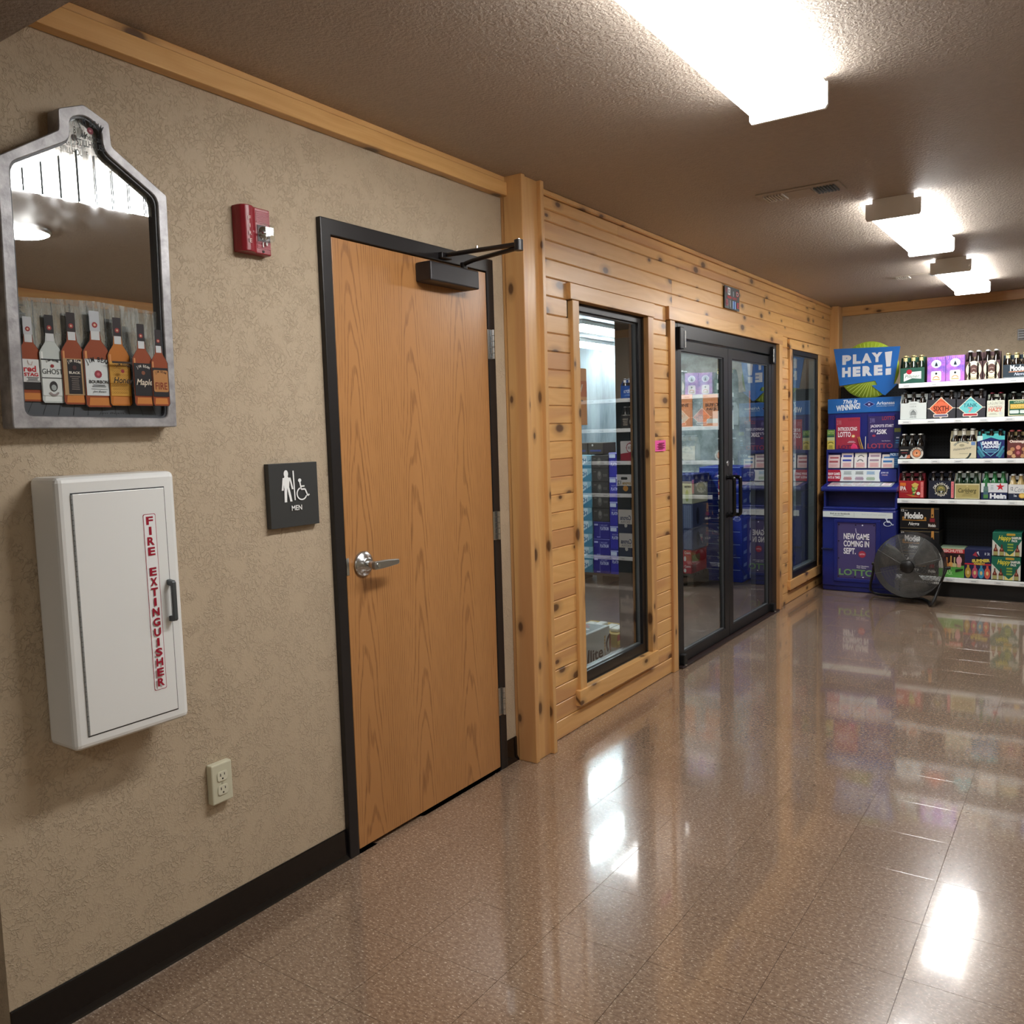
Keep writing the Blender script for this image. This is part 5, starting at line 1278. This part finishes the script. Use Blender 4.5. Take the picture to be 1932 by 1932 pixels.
# ================================================================ INSIDE THE COOLER
def case(label, loc, size, col, deco=None, side=None, group='beer cases stacked in the cooler', rot=0, top=None):
    t = thing('beer_case', loc, label, 'beer case', group); w, d, h = size; t.rotation_euler = (0, 0, rot)
    MB().box(0, w, 0, d, 0, h).build('carton', paper(col), t, .003, 1)
    if deco: p = Print((0, 0, 0), (1, 0, 0), (0, 0, 1), .0006); deco(p, w, h); p.build('front_label', t)
    if side: p = Print((w, 0, 0), (0, 1, 0), (0, 0, 1), .0006); side(p, d, h); p.build('side_label', t)
    if top: p = Print((0, 0, h), (1, 0, 0), (0, 1, 0), .0006); top(p, w, d); p.build('top_label', t)
    return t
ORD = ['lowest', 'second from the bottom', 'third from the bottom', 'fourth from the bottom', 'fifth from the bottom', 'fourth from the top', 'third from the top', 'second from the top', 'topmost']
def pallet(x0, x1, y0, y1, lab):
    t = thing('pallet', (x0, y0, 0), lab, 'pallet', 'pallets in the cooler'); m = mat('#4a3a2c', .7)
    for k in range(6): MB().box(0, x1-x0, (y1-y0)*k/6, (y1-y0)*(k+.7)/6, .095, .115).build('pallet_board', m, t)
    for k in range(3): MB().box((x1-x0-.06)*k/2, (x1-x0-.06)*k/2+.06, 0, y1-y0, 0, .095).build('pallet_bearer', m, t)
pallet(-2.05, -1.335, 6.8, 7.2, 'dark wooden pallet under the pale blue and purple cases')
def d_busch(p, w, h): p.poly([(w*.3, h*.05), (w*.5, .004), (w*.85, h*.5), (w*.85, h*.95), (w*.25, h*.95), (w*.2, h*.4)], '#e3ebee'); p.text('BUSCH', w*.3, w*.82, h*.42, h*.74, '#3b6d90', .03); p.poly([(w*.55, .002), (w, .002), (w, h*.7)], '#4f86a0')
b0 = None
for k in range(9):
    lab = 'pale blue beer case, %s in the column behind the window casing' % ORD[k]
    loc = (-2.036+.004*(k % 2), 6.8, .116+.1195*k)
    b0 = case(lab, loc, (.275, .4, .119), '#9fc3d4', d_busch, group='pale blue cases in the cooler') if k == 0 else b0
    if k: dup(b0, loc, lab)
def d_plat(p, w, h): p.text('PLATINUM', w*.42, w*.9, h*.5, h*.7, '#d9d6f2', .03); p.text('BUD LIGHT', w*.46, w*.84, h*.74, h*.83, '#a9a4d8', .02); p.rect(w*.38, w*.40, h*.08, h*.86, '#8a86c4'); p.rect(w*.05, w*.28, h*.76, h*.86, '#c9c6ee'); p.rect(w*.2, w*.42, h*.06, h*.13, '#8a86c4'); p.rect(.004, w-.004, h*.955, h*.99, '#8f8ad8')
for k in range(3):
    lab = 'purple beer case under the dark cases, %s of three' % ('lowest', 'middle', 'topmost')[k]
    loc = (-1.754, 6.8+.006*k, .116+.158*k)
    pl0 = case(lab, loc, (.172, .3, .157), '#342b86', d_plat, group='short purple cases in the cooler') if k == 0 else pl0
    if k: dup(pl0, loc, lab)
def d_dark(p, w, h): p.ell(w*.45, h*.5, w*.13, h*.36, '#6a625c', 14); p.ell(w*.45, h*.6, w*.08, h*.18, '#8a8078', 10); p.lines(w*.65, w*.92, h*.4, h*.6, 2, '#7a716a', 4); p.lines(w*.08, w*.28, h*.7, h*.84, 1, '#7a716a', 5)
for k in range(5):
    lab = 'dark brown beer case with a grey emblem, %s of five above the purple ones' % ('lowest', 'second', 'middle', 'fourth', 'topmost')[k]
    loc = (-1.752, 6.8, .592+.1195*k)
    dk0 = case(lab, loc, (.17, .3, .118), '#4b423d', d_dark, group='dark brown cases in the cooler') if k == 0 else dk0
    if k: dup(dk0, loc, lab)
for k in range(2): case('open topped brown carton on top of the stack, %s' % ('behind the pale blue cases', 'above the dark cases')[k], (-1.98+.16*k, 6.86, 1.195), (.155, .25, .105), '#55493f', lambda p, w, h: (p.lines(w*.1, w*.9, h*.15, h*.5, 1, '#4a4f86', 3), p.ell(w*.3, h*.8, w*.06, h*.1, '#cfc9c0', 8)), group='brown cartons on the stack')
def d_platR(p, w, h): p.text('PLATINUM', w*.08, w*.5, h*.45, h*.58, '#dcd9f4', .03); p.text('BUD LIGHT', w*.1, w*.46, h*.62, h*.68, '#a9a4d8', .02); p.rect(w*.02, w*.28, h*.78, h*.93, '#dfe0f4', .003); p.rect(.002, w-.002, h*.94, h*.995, '#b9b4f0')
for k in range(5):
    lab = 'tall purple beer case by the window jamb, %s of the column' % ('lowest', 'second from the bottom', 'middle', 'second from the top', 'topmost')[k]
    loc = (-1.578, 6.8, .116+.2195*k)
    pr0 = case(lab, loc, (.235, .3, .2185), '#3a33a0', d_platR, group='tall purple cases in the cooler') if k == 0 else pr0
    if k: dup(pr0, loc, lab)
# case and fruit box just inside the first window
def s_lite(p, w, h):
    p.text('lite', w*.40, w*.78, h*.08, h*.46, '#1c1d1f', .02); p.poly([(w*.30, h*.1), (w*.36, h*.1), (w*.38, h*.5), (w*.34, h*.5)], '#1c1d1f'); p.arc(w*1.02, h*.42, w*.1, w*.15, 95, 235, '#1c1d1f', 12); p.ell(w*1.0, h*.45, w*.03, h*.3, '#8a4a2c', 12)
    p.stroke([(w*.845, h*.1), (w*.83, h*.4), (w*.86, h*.75)], .004, '#c0954a')
    for k in range(5): p.ell(w*.835, h*(.3+.1*k), w*.02, h*.045, '#c9a050', 8)
case('white beer case with black lettering on the cooler floor just inside the first window', (-.86, 4.25, .0), (.397, .42, .195), '#d3dadb', None, s_lite, group='cases on the cooler floor', top=lambda p, w, d: (p.rect(w*.05, w*.95, d*.04, d*.96, '#8d9596'), p.ell(w*.8, d*.6, .03, .02, '#e3e8ea'), p.lines(w*.2, w*.8, d*.7, d*.9, 2, '#b05a5a')))
o = thing('fruit_box', (-.87, 4.86, 0), 'yellow and red shallow carton with white packets inside the first window', 'carton')
MB().box(0, .36, 0, .3, 0, .09).build('carton', paper('#b99a4c'), o, .003); p = Print((.36, 0, 0), (0, 1, 0), (0, 0, 1), .0006); p.rect(.0, .3, .045, .085, '#b84a4a'); p.rect(0, .3, .02, .045, '#d9b85a'); p.build('side_label', o)
for k in range(4): MB().box(.04+.08*k, .1+.08*k, .05, .22, .088, .105+.008*(k % 2)).build('packet', paper('#d9d9d4'), o, .008)
# blue column behind the far door leaf
def d_bl(p, w, h): p.rect(w*.02, w*.96, h*.93, h*.985, '#9fb6ee'); p.poly([(w*.45, h*.12), (w*.75, h*.12), (w*.78, h*.3), (w*.6, h*.42), (w*.42, h*.3)], '#8fa6d8'); p.lines(w*.1, w*.5, h*.4, h*.65, 2, '#4f68c0', 4)
def s_bl(p, w, h): p.poly([(w*.52, h*.08), (w*.68, h*.08), (w*.70, h*.5), (w*.66, h*.94), (w*.56, h*.94), (w*.50, h*.5)], '#b9c4e0'); p.poly([(w*.1, h*.2), (w*.3, h*.2), (w*.34, h*.5), (w*.12, h*.44)], '#7f96d4'); p.lines(w*.74, w*.95, h*.3, h*.6, 2, '#8fa4dc', 5)
for k in range(9):
    lab = 'royal blue beer case behind the far door leaf, %s' % ORD[k]
    loc = (-1.0, 7.47, .002+.1165*k)
    bl0 = case(lab, loc, (.4, .4, .1155), '#22389f', d_bl, s_bl, group='royal blue cases in the cooler') if k == 0 else bl0
    if k: dup(bl0, loc, lab)
# mixed column behind the near door leaf
def s_red(p, w, h): p.text('TECATE', w*.1, w*.9, h*.45, h*.75, '#e8d4d0', .04, .2)
RX, RY = -1.33, 7.1
case('red beer case at the foot of the mixed column behind the near door leaf', (RX, RY, .116), (.4, .36, .09), '#a8202c', lambda p, w, h: (p.text('Coors', w*.84, w*.98, h*.6, h*.85, '#ecd9d6', .02), p.ell(w*.85, h*.3, w*.03, h*.2, '#dfdcd8', 10)), lambda p, w, h: p.rect(w*.05, w*.3, h*.1, h*.9, '#7a2026'), group='mixed cases behind the near door leaf')
case('red beer case with tan side panel, second in the mixed column', (RX, RY, .207), (.4, .36, .12), '#b4242e', lambda p, w, h: (p.text('Coors', w*.84, w*.98, h*.7, h*.9, '#ecd9d6', .02), p.ell(w*.85, h*.35, w*.03, h*.2, '#dfdcd8', 10)), lambda p, w, h: p.rect(w*.05, w*.55, h*.08, h*.6, '#8a6a4c'), group='mixed cases behind the near door leaf')
MB_ = lambda p, w, h: [p.rect(w*(.80+.025*k), w*(.81+.025*k), h*.05, h*.95, '#8f96b0') for k in range(7)]
case('grey striped navy case with a bottle picture, lower of two in the mixed column', (RX, RY, .328), (.42, .36, .187), '#3b4060', MB_, lambda p, w, h: p.ell(w*.3, h*.5, w*.1, h*.35, '#23263a', 12), group='mixed cases behind the near door leaf')
case('grey striped navy case with a bottle picture, upper of two in the mixed column', (RX, RY, .516), (.42, .36, .224), '#4a5070', MB_, lambda p, w, h: p.ell(w*.3, h*.5, w*.1, h*.35, '#23263a', 12), group='mixed cases behind the near door leaf')
case('cream carton with fruit picture near the top of the mixed column', (RX, RY, .741), (.415, .36, .18), '#c9c6ac', lambda p, w, h: (p.lines(w*.82, w*.98, h*.75, h*.95, 1, '#3a3f52'), p.ell(w*.88, h*.4, w*.04, h*.3, '#a9b06a', 10)), group='mixed cases behind the near door leaf')
case('navy carton on top of the mixed column behind the near door leaf', (RX, RY, .922), (.43, .36, .078), '#28306c', group='mixed cases behind the near door leaf')
pallet(RX, RX+.42, RY, RY+.36, 'low wooden pallet under the mixed cases behind the near door leaf')
# orange price posters
def poster(label, loc, w, h, ax, words):
    t = thing('price_poster', loc, label, 'poster', 'orange price posters in the cooler')
    u = (1, 0, 0) if ax == 'x' else (0, 1, 0)
    if ax == 'x': MB().box(0, w, -.004, 0, 0, h).build('poster_card', paper('#e08a58'), t); p = Print((0, -.004, 0), u, (0, 0, 1), .0006)
    else: MB().box(0, .003, 0, w, 0, h).build('poster_card', paper('#f0a878'), t); p = Print((.003, 0, 0), u, (0, 0, 1), .0006)
    words(p, w, h); p.build('poster_print', t)
def w_new(p, w, h): p.rect(0, w, h*.5, h*.78, '#d8744e'); p.text('NEW', w*.04, w*.8, h*.58, h*.72, '#f1d9c8', .04); p.ell(w*.3, h*.88, w*.22, h*.06, '#c99a80', 12); p.lines(w*.05, w*.8, h*.40, h*.46, 1, '#7a4a3a'); p.lines(w*.1, w*.6, h*.2, h*.34, 3, '#c98a70', 4); p.text('1.99', w*.1, w*.55, h*.05, h*.10, '#7a4a3a', .02)
poster('pale orange price poster hung inside the first window', (-.088, 3.58, 1.438), .188, .278, 'y', w_new)
def w_or(p, w, h): p.text('BUY ONE', w*.1, w*.85, h*.62, h*.72, '#5a2f1c', .03); p.text('PACK', w*.15, w*.6, h*.5, h*.58, '#5a2f1c', .03); p.rect(w*.15, w*.6, h*.1, h*.24, '#d9cfc4')
poster('orange price poster on the far cooler wall, behind the near door edge', (-1.56, 8.03, 1.42), .27, .32, 'x', w_or)
poster('orange price poster on the far cooler wall, in the middle of the near door leaf', (-1.18, 8.03, 1.42), .25, .31, 'x', w_or)
poster('slim orange price poster on the far cooler wall, behind the far door leaf', (-.72, 8.03, 1.46), .06, .285, 'x', lambda p, w, h: p.lines(w*.1, w*.9, h*.3, h*.9, 4, '#a8522c'))

# ================================================================ WHAT THE MIRROR SHOWS ACROSS THE ROOM
t = thing('wall_plaque', (3.83, 2.62, 2.06), 'dark shield shaped beer plaque on the wall facing the bar mirror', 'plaque')
MB().prism([(0, .0), (.29, .05), (.36, .14), (.3, .2), (.2, .31), (0, .3)], 'x', -.03, 0).build('plaque_board', mat('#23282c', .3), t, .004)
p = Print((-.03, .36, 0), (0, -1, 0), (0, 0, 1), .0006); p.rect(.12, .3, .1, .2, '#b0344c'); p.lines(.06, .3, .21, .28, 4, '#6d7a80'); p.lines(.02, .3, .05, .09, 2, '#c9d0d2'); p.build('plaque_print', t)
t = thing('wall_shelf', (3.83, 3.4, 1.76), 'white wall shelf on the wall facing the bar mirror', 'shelf')
MB().box(-.2, 0, 0, 1.6, -.012, .012).build('shelf_board', M_WHITE, t, .003)
for y in (.2, 1.3): MB().prism([(0, -.012), (-.18, -.012), (0, -.15)], 'y', y, y+.015).build('shelf_bracket', M_WHITE, t)

# scratch scene is no longer needed
bpy.data.scenes.remove(_tmp)
